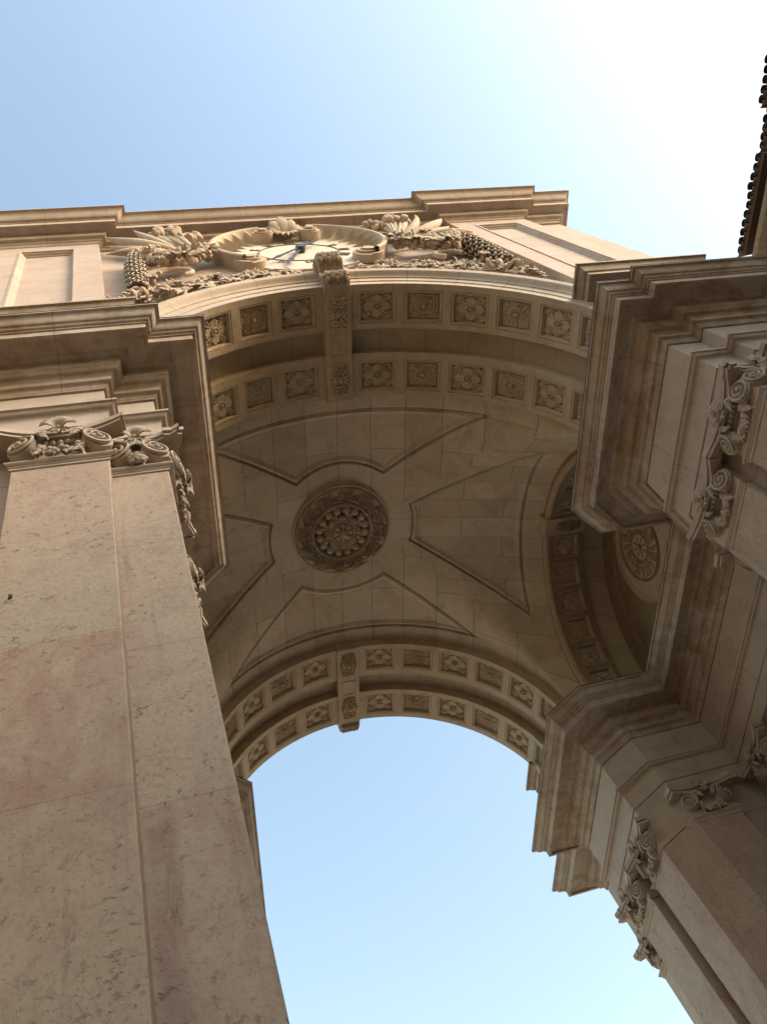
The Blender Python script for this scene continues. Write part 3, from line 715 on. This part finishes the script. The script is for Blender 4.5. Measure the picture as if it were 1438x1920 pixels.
# ------------------------------------------------------------------ side arches, lunettes
r_s = 3.15
cms = [coffer_meshes(r_s, HA * 1.02, .345, 0, 'side_petals'), coffer_meshes(r_s, HA * 1.02, .345, 1, 'side_daisy')]
for sx in (1, -1):
    rot = -math.pi / 2 if sx > 0 else math.pi / 2                        # local +y points outwards
    mb = band_mesh(5.17, 6.20, 5.725 - .345, 5.725 + .345, r_s, RS + .06)
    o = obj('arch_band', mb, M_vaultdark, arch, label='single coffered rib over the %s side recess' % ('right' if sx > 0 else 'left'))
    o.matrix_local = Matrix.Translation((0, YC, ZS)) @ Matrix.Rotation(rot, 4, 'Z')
    coffer_row(5.725, .345, r_s, cms, (0, YC, ZS), rot)
    # raised fillet on the face of the rib
    th = np.linspace(-90, 90, 61)
    rib = [[(sx * x, YC + q * math.sin(R(a)), ZS + q * math.cos(R(a))) for x, q in ((5.175, r_s + .16), (5.12, r_s + .14), (5.10, r_s + .02), (5.13, r_s - .005), (5.21, r_s - .005))] for a in th]
    obj('rib_edge', MB().grid(rib), M_band, arch, smooth=40)
    # keystone of the side rib
    kb = MB().box((min(sx * 5.06, sx * 6.25), YC - .25, ZS + r_s - .07), (max(sx * 5.06, sx * 6.25), YC + .25, ZS + RS + .05))
    kk = obj('keystone', kb, M_band, arch, bevel=.012, label='small keystone of the %s side rib' % ('right' if sx > 0 else 'left'))
    ap = height_panel(acanthus, -.21, .21, -.36, .36, 0, .08)
    ap.v = [(sx * (5.73 + y), YC + x, z + ZS + r_s - .066) for x, y, z in ap.v]
    obj('acanthus_panel', ap, M_vaultdark, kk, smooth=179)
    # recessed barrel behind the rib and the lunette wall
    r2 = 3.36
    rows = [[(sx * x, YC + r2 * math.sin(R(a)), ZS + r2 * math.cos(R(a))) for x in (6.15, 7.0)] for a in th]
    uv = [[(x, r2 * R(a)) for x in (6.15, 7.0)] for a in th]
    obj('recessed_band', MB().grid(rows, uv), M_vault, arch, smooth=40)
    lw = [[(sx * 6.95, YC + q * math.sin(R(a)), ZS + q * math.cos(R(a))) for q in (.01, 1.7, 3.4)] for a in th]
    m2 = MB().grid(lw); m2.box((min(sx * 6.95, sx * 7.1), YC - 3.4, 13.4), (max(sx * 6.95, sx * 7.1), YC + 3.4, ZS))
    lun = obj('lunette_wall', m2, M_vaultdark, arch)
    # rounded border that frames the lunette
    bd = [(sx * 6.93, YC + 2.72 * math.sin(R(a)), ZS + 2.72 * math.cos(R(a))) for a in np.linspace(-88, 88, 50)]
    obj('lunette_border', MB().tube(bd, .05, 8), M_vaultdark, lun, smooth=60)
    # medallion
    def med_h(q, t):
        w1, w2 = worley((t / (2 * math.pi) * 8) % 1.0, (q - .40) / .38, 6, 3)
        h = np.where((q > .42) & (q < .80), .10 + .16 * np.clip((w2 - w1) / .3, 0, 1), .04)
        h = np.maximum(h, .26 * np.exp(-((q - .93) / .05) ** 2)); h = np.maximum(h, .16 * np.exp(-((q - .83) / .025) ** 2)); h = np.maximum(h, .20 * np.exp(-((q - .38) / .05) ** 2))
        h = np.where(q < .3, .06 + .10 * np.abs(np.cos(4 * t)), h); h = np.maximum(h, np.where(q < .1, .24, 0)); return h
    a, b, hh2 = polar_relief(.90, 50, 160, med_h)
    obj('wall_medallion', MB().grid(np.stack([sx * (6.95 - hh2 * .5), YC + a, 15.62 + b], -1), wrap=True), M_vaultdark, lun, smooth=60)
    a, b, hh3 = polar_relief(1.38, 6, 60, lambda q, t: np.where(q > .97, 0.0, .06 + 0 * q))
    obj('plain_disc', MB().grid(np.stack([sx * (6.945 - hh3), YC + a, 15.55 + b], -1), wrap=True), M_band, lun)

# ------------------------------------------------------------------ spandrel wall, archivolt, attic
ATT = 8.6; WT = 24.9
def arch_wall(y, ny):
    rows = []; mb = MB()
    th = np.linspace(-90, 90, 121); P = []
    for a in th:
        s, c = math.sin(R(a)), math.cos(R(a)); r1 = 5.0
        k = min(ATT / abs(s) if abs(s) > 1e-6 else 1e9, (WT - ZS) / c if c > 1e-6 else 1e9)
        P.append([(r1 * s, y, ZS + r1 * c), (k * s, y, ZS + k * c)])
    mb.grid(P)
    for s in (-1, 1): mb.add([(s * 5.0, y, 13.45), (s * ATT, y, 13.45), (s * ATT, y, ZS), (s * 5.0, y, ZS)], [(0, 1, 2, 3)])
    return mb
obj('spandrel_wall', arch_wall(.03, -1), M_wall, arch, label='pale attic wall round the street side arch')
obj('spandrel_wall', arch_wall(DEPTH - .03, 1), M_wall, arch, label='attic wall on the square side')
mb = MB()
for s in (-1, 1): mb.add([(s * ATT, .03, 13.45), (s * ATT, DEPTH - .03, 13.45), (s * ATT, DEPTH - .03, WT), (s * ATT, .03, WT)], [(0, 1, 2, 3)])
mb.add([(-ATT, .03, WT), (ATT, .03, WT), (ATT, DEPTH - .03, WT), (-ATT, DEPTH - .03, WT)], [(0, 1, 2, 3)])
obj('attic_side_wall', mb, M_wall, arch)
M_archiv = stone('archivolt_limestone', (.50, .435, .37), (.485, .395, .325), stain=.25, stain_col=(.26, .16, .09), veins=.3, pits=.15, seed=14.0, brick=(1.067, 9.0))
for ys, sg in ((0.0, 1), (DEPTH, -1)):
    prof = [(4.502, .03), (4.499, -.006), (4.71, -.006), (4.715, -.028), (4.93, -.030), (4.935, -.055), (4.96, -.06)] + [(4.96 + .13 * t, -.06 - .125 * (t - .15 * math.sin(2 * math.pi * t))) for t in np.linspace(.1, 1, 6)] + [(5.12, -.19), (5.20, -.20), (5.215, -.17), (5.22, .06)]
    th = np.concatenate([np.linspace(-90, 90, 121)])
    rows = []; uv = []
    for a in th:
        rows.append([(r * math.sin(R(a)), ys + sg * y, ZS + r * math.cos(R(a))) for r, y in prof]); uv.append([(4.5 * R(a), .5) for _ in prof])
    for s, at in ((-1, 0), (1, len(rows))):
        rows.insert(at, [(s * r, ys + sg * y, 13.46) for r, y in prof]); uv.insert(at, [(s * 7.7, .5) for _ in prof])
    obj('archivolt', MB().grid(rows, uv), M_archiv, arch, smooth=30, label='moulded arch ring on the %s face' % ('street' if sg > 0 else 'square'))
# attic pilasters with sunk panels
PX0, PX1 = 4.95, 7.40; YP = -.19
for sx in (1, -1):
    for yA, yB, sg in ((YP, .05, 1), (DEPTH + .19, DEPTH - .05, -1)):
        qx0, qx1, qz0, qz1 = 5.56, 6.86, 16.7, 23.72
        mb = MB(); ya, yb = min(yA, yB), max(yA, yB)
        for x0, x1, z0, z1 in ((PX0, qx0, 13.5, 24.45), (qx1, PX1, 13.5, 24.45), (qx0, qx1, qz1, 24.45), (qx0, qx1, 13.5, qz0)):
            mb.box((min(sx * x0, sx * x1), ya, z0), (max(sx * x0, sx * x1), yb, z1))
        ap_ = obj('attic_pilaster', mb, M_wall, arch, bevel=.010, label='wide attic pilaster with a sunk panel %s of the clock' % ('right' if sx > 0 else 'left') if sg > 0 else None)
        # panel ground and stepped frame
        rows = []
        for ins, dep in ((-.03, .0), (-.03, -.022), (.02, -.022), (.035, .02), (.06, .03), (.075, .075), (.105, .09), (.115, .12)):
            a0, a1, c0, c1 = qx0 + min(ins, .645), qx1 - min(ins, .645), qz0 + ins, qz1 - ins
            rows.append([(sx * x, yA + sg * dep, z) for x, z in ((a0, c0), (a1, c0), (a1, c1), (a0, c1))])
        sp_ = MB().grid(rows, wrap=True); k_ = len(sp_.v); sp_.f.append((k_ - 4, k_ - 3, k_ - 2, k_ - 1))
        obj('sunk_panel', sp_, M_wall, ap_)
# pedestals and their base mouldings
BASE = [(-.05, 13.5), (.0, 13.5), (.0, 15.20), (.03, 15.2), (.05, 15.24), (.16, 15.32), (.18, 15.34), (.18, 15.47)] + [(.20, 15.48), (.40, 15.49), (.40, 15.62)] + cyma(.41, 15.63, .54, 15.78, 5, -1) + [(.56, 15.785), (.56, 15.85), (0, 15.95), (-.05, 15.95)]
for sx in (1, -1):
    def bring(x0, x1, yf, yb): return [(sx * x0, yb, -sx, 0), (sx * x0, yf, -sx, -1 if yf < yb else 1), (sx * x1, yf, sx, -1 if yf < yb else 1), (sx * x1, yb, sx, 0)]
    obj('pedestal', sweep(bring(4.95, 6.95, YP, .1), BASE, False), M_corn, arch, smooth=30, label='moulded pedestal under the %s attic pilaster' % ('right' if sx > 0 else 'left'))
    obj('pedestal', sweep(bring(4.80, 7.0, DEPTH + .37, DEPTH - .1), [(p, z - .45 if z > 14 else z) for p, z in BASE], False), M_corn, arch, smooth=30)
ATTC = [(-.05, 24.36), (.02, 24.37), (.02, 24.43)] + cyma(.03, 24.44, .10, 24.54, 4) + [(.19, 24.56), (.22, 24.60), (.22, 24.76)] + [(.235, 24.78), (.45, 24.79), (.45, 24.765), (.495, 24.765), (.495, 25.06), (.52, 25.07), (.52, 25.12)] + cyma(.54, 25.13, .775, 25.38, 7, -1) + [(.80, 25.385), (.80, 25.45), (.1, 25.55), (-.3, 25.56)]
half = [(ATT, 0.0, 1, -1), (PX1, 0.0, 1, -1), (PX1, YP, 1, -1), (PX0, YP, -1, -1), (PX0, 0, -1, -1)]
fr = half + [(-x, y, -ox, oy) for x, y, ox, oy in half[::-1]]
fr = fr + [(x, DEPTH - y, ox, -oy) for x, y, ox, oy in fr[::-1]]
obj('attic_cornice', sweep(fr, ATTC), M_attcorn, arch, smooth=32, label='top cornice of the attic against the sky')
obj('roof_slab', MB().prism([(ATT - .2, .2), (-ATT + .2, .2), (-ATT + .2, DEPTH - .2), (ATT - .2, DEPTH - .2)][::-1], 25.3, 25.54), M_wall, arch)

# ------------------------------------------------------------------ clock
clock = obj('clock', MB().cyl((0, .10, 22.37), (0, -1, 0), 1.98, .13, 64), M_dial, arch, smooth=40, label='stone clock with dark hands in a scrolled shell frame')
ZC = 22.37; YD = -.03
def circ(r, y, n=72, tr=.012):
    return MB().tube([(r * math.cos(a), y, ZC + r * math.sin(a)) for a in np.linspace(0, 2 * math.pi, n)], tr, 6)
obj('dial_ring', circ(1.05, YD - .004, tr=.018), M_groove, clock, smooth=60)
# Roman numerals as raised bars
NUM = ['XII', 'I', 'II', 'III', 'IIII', 'V', 'VI', 'VII', 'VIII', 'IX', 'X', 'XI']
for i, tx in enumerate(NUM):
    a = math.pi / 2 - i * math.pi / 6; cw = {'I': .055, 'V': .13, 'X': .13}
    tot = sum(cw[c] + .025 for c in tx); x = -tot / 2; mb = MB()
    er = Vector((math.cos(a), 0, math.sin(a))); et = Vector((math.sin(a), 0, -math.cos(a))); o0 = Vector((0, YD - .006, ZC)) + er * 1.22
    def bar(p, q, w=.018):
        p, q = o0 + et * p[0] + er * p[1], o0 + et * q[0] + er * q[1]; d = (q - p).normalized(); n = Vector((0, 1, 0)).cross(d) * w
        mb.add([p - n, p + n, q + n, q - n] + [v + Vector((0, -.014, 0)) for v in (p - n, p + n, q + n, q - n)], [(4, 5, 6, 7), (0, 1, 5, 4), (1, 2, 6, 5), (2, 3, 7, 6), (3, 0, 4, 7)])
    for c in tx:
        w = cw[c]
        if c == 'I': bar((x + w / 2, -.13), (x + w / 2, .13), .02)
        if c == 'V': bar((x + .01, .13), (x + w / 2, -.13)); bar((x + w - .01, .13), (x + w / 2, -.13), .011)
        if c == 'X': bar((x + .01, .13), (x + w - .01, -.13)); bar((x + w - .01, .13), (x + .01, -.13), .011)
        x += w + .025
    obj('numeral', mb, M_groove, clock)
def hand(name, tip, tail, wid, y):
    c = Vector((0.03, y, 22.34)); t = Vector((tip[0], y, tip[1])); k = Vector((tail[0], y, tail[1])); d = (t - c).normalized(); n = Vector((0, 1, 0)).cross(d)
    L = (t - c).length; Lk = (k - c).length; mb = MB()
    prof = [(-Lk, .004), (-Lk * .96, wid * .55), (-Lk * .45, wid * .8), (-Lk * .1, wid * .55), (0, wid * .6), (L * .3, wid * .45), (L * .62, wid * .55), (L * .74, wid * 1.15), (L * .84, wid * .6), (L, .004)]
    top = [c + d * s + n * w for s, w in prof]; bot = [c + d * s - n * w for s, w in prof]
    rows = [[tuple(q) for q in top], [tuple(q) for q in bot], [tuple(q + Vector((0, -.025, 0))) for q in bot], [tuple(q + Vector((0, -.025, 0))) for q in top], [tuple(q) for q in top]]
    mb.grid(rows); return obj(name, mb, M_hand, clock)
hand('minute_hand', (-.98, 21.05), (.66, 23.27), .055, -.16)
hand('hour_hand', (-.66, 20.66), (.36, 23.30), .065, -.12)
obj('hand_hub', MB().cyl((.03, -.05, 22.34), (0, -1, 0), .13, .16, 20), M_hand, clock, smooth=40)
# fluted cove and rim (left and right arms), ending in scrolls
def arm(sx):
    # rim outer edge from the lower scroll (angle 210 deg on the left) up to the top scroll
    a0, a1 = (222, 108) if sx < 0 else (-42, 72)
    N = 180; rows = []
    for a in np.linspace(a0, a1, N + 1):
        f = abs(math.sin(math.pi * (a - a0) / 360 * 13 * 1.0 * 1.0 + .0))
        fl = abs(math.sin((a - a0) / (a1 - a0) * math.pi * 9)) ** .6
        prof = [(2.30, .06, 0), (2.30, -.34, 0), (2.27, -.365, 0), (2.20, -.37, 0), (2.17, -.35, 0), (2.15, -.30, 0), (2.05, -.27, .085), (1.90, -.20, .105), (1.74, -.13, .085), (1.58, -.06, .05), (1.46, -.03, .02), (1.40, -.03, 0)]
        rows.append([(q * math.cos(R(a)), y + dep * 2.2 * fl, ZC + q * math.sin(R(a))) for q, y, dep in prof])
    mb = MB().grid(rows)
    return mb
for sx in (-1, 1):
    obj('fluted_rim', arm(sx), M_carve, clock, smooth=45)
    for cx, cz, r0, d, y0 in ((sx * .66, ZC + 1.62, .32, .33, -.02), (sx * 1.50, ZC - 1.30, .44, .24, -.02)):
        mb = MB()
        K = 44; sp = []
        for i in range(K + 1):                                          # rolled-up scroll: a spiral band standing out of the wall
            t = i / K; an = sx * (2 * math.pi * 1.6 * t) + (math.pi / 2 if cz > ZC else -math.pi / 2); q = r0 * (1 - .72 * t)
            sp.append((cx + q * math.cos(an), cz + q * math.sin(an), -d - .05 * t))
        mb.grid([[(x, .06, z), (x, y, z), (cx + (x - cx) * .80, y, cz + (z - cz) * .80), (cx + (x - cx) * .80, .06, cz + (z - cz) * .80)] for x, z, y in sp])
        k_ = len(mb.v); mb.f += [(0, 1, 2, 3), (k_ - 4, k_ - 3, k_ - 2, k_ - 1)]
        mb.cyl((cx, .0, cz), (0, -1, 0), r0 * .36, d + .075, 16)
        mb.cyl((cx, .013, cz), (0, -1, 0), r0 * .92, d - .022, 28)
        obj('scroll', mb, M_carve, clock, smooth=45)
cr = MB()
for an, L_, W_ in ((116, .72, .36), (64, .72, .36), (90, .86, .38), (142, .52, .30), (38, .52, .30)):
    an = R(an); cr.leaf((.10 * math.cos(an), -.10, ZC + 1.72), (math.cos(an), -.42, math.sin(an)), (0, -1, -.1), L_, W_, .22, 8)
    for k in range(6):                                                 # scalloped lobes round the leaf tip
        b_ = an + (k - 2.5) * .20; q = L_ * (.80 - .03 * abs(k - 2.5))
        cr.ell((q * math.cos(b_) + .10 * math.cos(an), -.10 - .42 * q * .9, ZC + 1.72 + q * math.sin(b_) * .93), (.05, .04, .08), (math.cos(b_), -.6, math.sin(b_)), 7, 5)
for i in range(7):
    an = R(200 + 23 * i); cr.leaf((0, -.08, ZC + 1.68), (math.cos(an), -.30, math.sin(an)), (0, -1, 0), .46, .17, .3, 6)
obj('shell_crest', cr, M_carve, clock, smooth=60)

# ------------------------------------------------------------------ sculpted trophies either side of the clock
def bez(p0, p1, p2, p3, n):
    p0, p1, p2, p3 = map(Vector, (p0, p1, p2, p3)); out = []
    for i in range(n + 1):
        t = i / n; out.append(p0 * (1 - t) ** 3 + p1 * 3 * t * (1 - t) ** 2 + p2 * 3 * t * t * (1 - t) + p3 * t ** 3)
    return out
def rnd(a): return random.uniform(-a, a)
for sx in (-1, 1):
    sd = 'left' if sx < 0 else 'right'
    # hanging bay-leaf garland
    mb = MB(); n = 21
    ctr = bez((sx * 4.05, -.22, 22.1), (sx * 4.22, -.30, 21.4), (sx * 4.24, -.22, 20.0), (sx * 4.26, -.16, 18.75), n)
    mb.tube([tuple(c) for c in ctr], [.10 + .05 * math.sin(math.pi * i / n) for i in range(n + 1)], 10)
    for i in range(n):
        rr = .17 + .07 * math.sin(math.pi * i / n)
        for k in range(8):
            an = 2 * math.pi * (k + .5 * (i % 2)) / 8; nr = Vector((math.cos(an), math.sin(an), 0))
            mb.leaf(ctr[i] + nr * rr * .55 + Vector((0, 0, .05)), Vector((0, 0, -1)) + nr * .42, nr, .25, .17, .16, 5)
    obj('garland', mb, M_carve, arch, smooth=60, label='hanging garland of overlapping leaves %s of the clock' % sd)
    # fruit swag
    mb = MB(); ctr = bez((sx * 3.98, -.30, 21.5), (sx * 3.80, -.34, 20.5), (sx * 3.0, -.34, 20.5), (sx * 2.42, -.28, 21.9), 30)
    for i, c in enumerate(ctr):
        for k in range(4):
            r = random.uniform(.045, .090); mb.ell(c + Vector((rnd(.17), rnd(.09) - .02, rnd(.22))), (r, r, r * random.uniform(1, 2.4)), (rnd(1), rnd(.5), rnd(1)), 9, 7)
        for k in range(4): mb.leaf(c + Vector((rnd(.14), -.06, rnd(.16))), (sx * -.6 + rnd(.9), -.25, rnd(1)), (0, -1, -.3), random.uniform(.2, .36), random.uniform(.09, .15), .22, 5)
    obj('fruit_swag', mb, M_carve, arch, smooth=60, label='swag of carved fruit and leaves %s of the clock' % sd)
    # long curling plumes
    mb = MB()
    for p0, p1, p2, p3, r0 in (((3.0, -.12, 22.6), (3.6, -.30, 22.9), (4.35, -.35, 23.4), (4.78, -.30, 24.55), .15), ((3.0, -.12, 22.9), (3.5, -.30, 23.3), (3.85, -.38, 23.8), (4.02, -.42, 24.75), .12),
                               ((3.2, -.15, 22.2), (3.7, -.36, 22.2), (4.4, -.40, 21.9), (4.80, -.32, 22.15), .12), ((3.1, -.12, 22.5), (3.8, -.25, 22.8), (4.3, -.22, 23.0), (4.70, -.22, 23.7), .11), ((2.9, -.12, 22.9), (3.2, -.3, 23.4), (3.5, -.3, 23.9), (3.6, -.40, 24.4), .10)):
        c = bez(*[(sx * a, b, z) for a, b, z in (p0, p1, p2, p3)], 16)
        mb.tube([tuple(q) for q in c], [r0 * (.75 + .35 * math.sin(math.pi * i / 16)) * (1 - (i / 16) ** 3) + .012 for i in range(17)], 9)
    obj('plume', mb, M_carve, arch, smooth=60, label='curling stone plumes %s of the clock' % sd)
    # sheaf of straight reeds and their heads
    mb = MB()
    for i in range(9):
        t = i / 8; a = Vector((sx * (2.55 + .10 * t), -.14 - .04 * (i % 3), 21.9 + .05 * i)); b = Vector((sx * (3.45 - .62 * t), -.20 - .12 * (i % 2), 24.25 - .05 * abs(i - 4)))
        c = bez(a, a * .6 + b * .4 + Vector((0, -.08, 0)), a * .3 + b * .7 + Vector((0, -.10, 0)), b, 8); mb.tube([tuple(q) for q in c], [.05, .05, .05, .05, .05, .055, .055, .06, .05], 7)
        for k in range(5):
            mb.leaf(b + Vector((rnd(.1), rnd(.05), -.28 + .09 * k)), (sx * .3 + rnd(.5), -.5, .9), (0, -1, 0), .30, .16, .35, 5)
    for i in range(14):
        mb.ell((sx * (2.35 + .9 * random.random()), -.22 - .12 * random.random(), 23.75 + .6 * random.random()), (.10, .10, .17), (rnd(1), rnd(.6), rnd(1)), 9, 7)
    obj('reed_sheaf', mb, M_carve, arch, smooth=60, label='sheaf of stone reeds and pods %s of the clock' % sd)
    # loops of ribbon, and flower posies against the clock rim
    mb = MB().tube([(sx * (3.12 + .52 * math.cos(a)), -.20 - .06 * math.sin(2 * a), 21.75 + .42 * math.sin(a)) for a in np.linspace(.2, 5.4, 30)], .075, 8)
    obj('ribbon_loop', mb, M_carve, arch, smooth=60)
    mb = MB().tube([(sx * (3.35 + .38 * math.cos(a)), -.18, 20.25 + .30 * math.sin(a)) for a in np.linspace(0, 4.2, 22)], .06, 8)
    obj('ribbon_loop', mb, M_carve, arch, smooth=60)
    for cx, cz, n_, r_ in ((3.62, 22.75, 14, .20), (3.92, 19.40, 12, .17), (2.45, 21.6, 18, .26), (3.10, 21.35, 14, .22)):
        mb = MB().ell((sx * cx, -.20, cz), (r_ * .45, .12, r_ * .45))
        for i in range(n_):
            an = 2 * math.pi * i / n_ * 2.0; q = r_ * (.35 + .65 * i / n_)
            mb.leaf((sx * cx + .25 * q * math.cos(an), -.26, cz + .25 * q * math.sin(an)), (math.cos(an), -.8 + .6 * i / n_, math.sin(an)), (0, -1, 0), q, .14, .4, 5)
        obj('flower_posy', mb, M_carve, arch, smooth=60)
    # leafy scroll that follows the arch ring
    mb = MB(); pts = []
    for i in range(81):
        t = i / 80; a = R(7 + 45 * t); q = 5.42 + .30 * t + .10 * math.sin(t * 34)
        pts.append((sx * q * math.sin(a), -.07 - .04 * math.cos(t * 34), ZS + q * math.cos(a)))
    mb.tube(pts, [.045 + .015 * math.sin(i * .9) for i in range(81)], 7)
    for i in range(0, 81):
        p = Vector(pts[i])
        for k in range(2):
            s = 1 if (i + k) % 2 else -1
            mb.leaf(p + Vector((rnd(.05), 0, rnd(.05))), (sx * (.7 + rnd(.6)), -.22 + rnd(.2), s * (.75 + rnd(.4))), (0, -1, .1), random.uniform(.16, .30), random.uniform(.08, .13), .30, 5)
        if i % 4 == 0:
            ra = random.uniform(.10, .17)
            mb.tube([(p.x + ra * math.cos(b) * (1 - b / 11), p.y - .04, p.z + .16 + ra * math.sin(b) * (1 - b / 11)) for b in np.linspace(0, 8, 16)], .028, 6)
    obj('leaf_scroll', mb, M_carve, arch, smooth=60, label='leafy scrollwork above the %s half of the arch ring' % sd)
    mb = MB(); pts = []
    for i in range(61):
        t = i / 60; a = R(13 + 36 * t); q = 6.0 + .22 * math.sin(t * 25) + .45 * t
        pts.append((sx * q * math.sin(a), -.05, ZS + q * math.cos(a)))
    mb.tube(pts, .04, 6)
    for i, p_ in enumerate(pts):
        p = Vector(p_)
        for k in range(3): mb.leaf(p + Vector((rnd(.07), 0, rnd(.09))), (sx * rnd(1), -.25 + rnd(.15), rnd(1)), (0, -1, .1), random.uniform(.12, .24), random.uniform(.06, .10), .3, 4)
        if i % 5 == 2: mb.tube([(p.x + .12 * math.cos(b) * (1 - b / 11), p.y - .03, p.z + .12 + .12 * math.sin(b) * (1 - b / 11)) for b in np.linspace(0, 8, 14)], .024, 5)
    obj('leaf_scroll', mb, M_carve, arch, smooth=60, label='upper strand of leafy scrollwork over the %s half of the arch ring' % sd)
    mb = MB().tube([(sx * (3.6 + .1 * k), -.06, 18.25 + .08 * math.sin(k)) for k in range(10)], .10, 7)
    for i in range(26):
        mb.leaf((sx * (4.05 + rnd(.45)), -.12 - .1 * random.random(), 18.25 + rnd(.30)), (sx * rnd(1) , -.6, rnd(1)), (0, -1, 0), random.uniform(.16, .28), random.uniform(.09, .14), .3, 5)
    obj('leaf_tuft', mb, M_carve, arch, smooth=60)
# small iron hook on the left pilaster
mb = MB().tube([(-6.03, -.22, 7.06), (-6.03, -.265, 7.06), (-6.027, -.28, 7.045), (-6.03, -.28, 7.01), (-6.04, -.265, 7.0)], .010, 7)
mb.ell((-6.03, -.262, 7.063), (.02, .018, .012)); obj('iron_hook', mb, M_iron, arch, smooth=50, label='small black iron hook in the left pilaster')

# ------------------------------------------------------------------ neighbouring building with a tiled eave
def eave(y0, y1, x, z):
    mb = MB(); n = int(round((y1 - y0) / .19)); p = (y1 - y0) / n
    for i in range(n):
        yc = y0 + p * (i + .5); th = np.linspace(0, math.pi, 9)
        for sgn, off, zz in ((1, 0, .0), (-1, p / 2, .05)):
            j = random.uniform(-.04, .04); rows = []
            for t, xx in ((0, x + j + (.05 if sgn < 0 else 0)), (1, x + 4.5)):
                rows.append([(xx, yc + off + .088 * math.cos(a), z + zz + t * 1.55 + sgn * .07 * math.sin(a)) for a in th] + [(xx, yc + off + .070 * math.cos(a), z + zz + t * 1.55 + sgn * .05 * math.sin(a)) for a in th[::-1]])
            mb.grid(rows, wrap=True); mb.add(rows[0], [tuple(range(len(rows[0])))])
    mb.box((x + .10, y0, z - .12), (x + .5, y1, z - .02))
    return mb
def town_house(sx, label, rows):
    nb = bpy.data.objects.new('tiled_building', None); C.objects.link(nb); nb.location = (sx * 9.75, -3, ZG)
    nb['label'] = label; nb['category'] = 'building'; nb['group'] = 'tile-roofed houses along the street'
    def loc(mb):
        mb.v = [(sx * (x - 9.75), y + 3, z - ZG) for x, y, z in mb.v]; return mb
    obj('wall', loc(MB().box((9.75, -70, ZG), (18, -.45, 16.0))), M_plaster, nb)
    obj('eave_cornice', loc(sweep([(9.75, -70, -1, 0), (9.75, -.45, -1, 0)], [(p_, z_ - 2.33) for p_, z_ in [(0, 17.6), (.12, 17.65), (.12, 17.9), (.35, 18.1), (.40, 18.12), (.40, 18.3), (.60, 18.5), (.62, 18.62), (0, 18.7)]], False)), M_plaster, nb, smooth=30)
    for y0, y1, x, z in rows: obj('tile_row', loc(eave(y0, y1, x, z)), M_tile, nb, smooth=40)
town_house(1, 'building at the right edge with a jagged tiled eave against the sky', ((-2.66, -.50, 9.0, 16.60), (-3.58, -2.70, 9.24, 16.82), (-26, -3.60, 9.0, 16.80)))
town_house(-1, 'tiled building across the street on the left, just outside the picture', ((-26, -.50, 9.0, 16.6),))
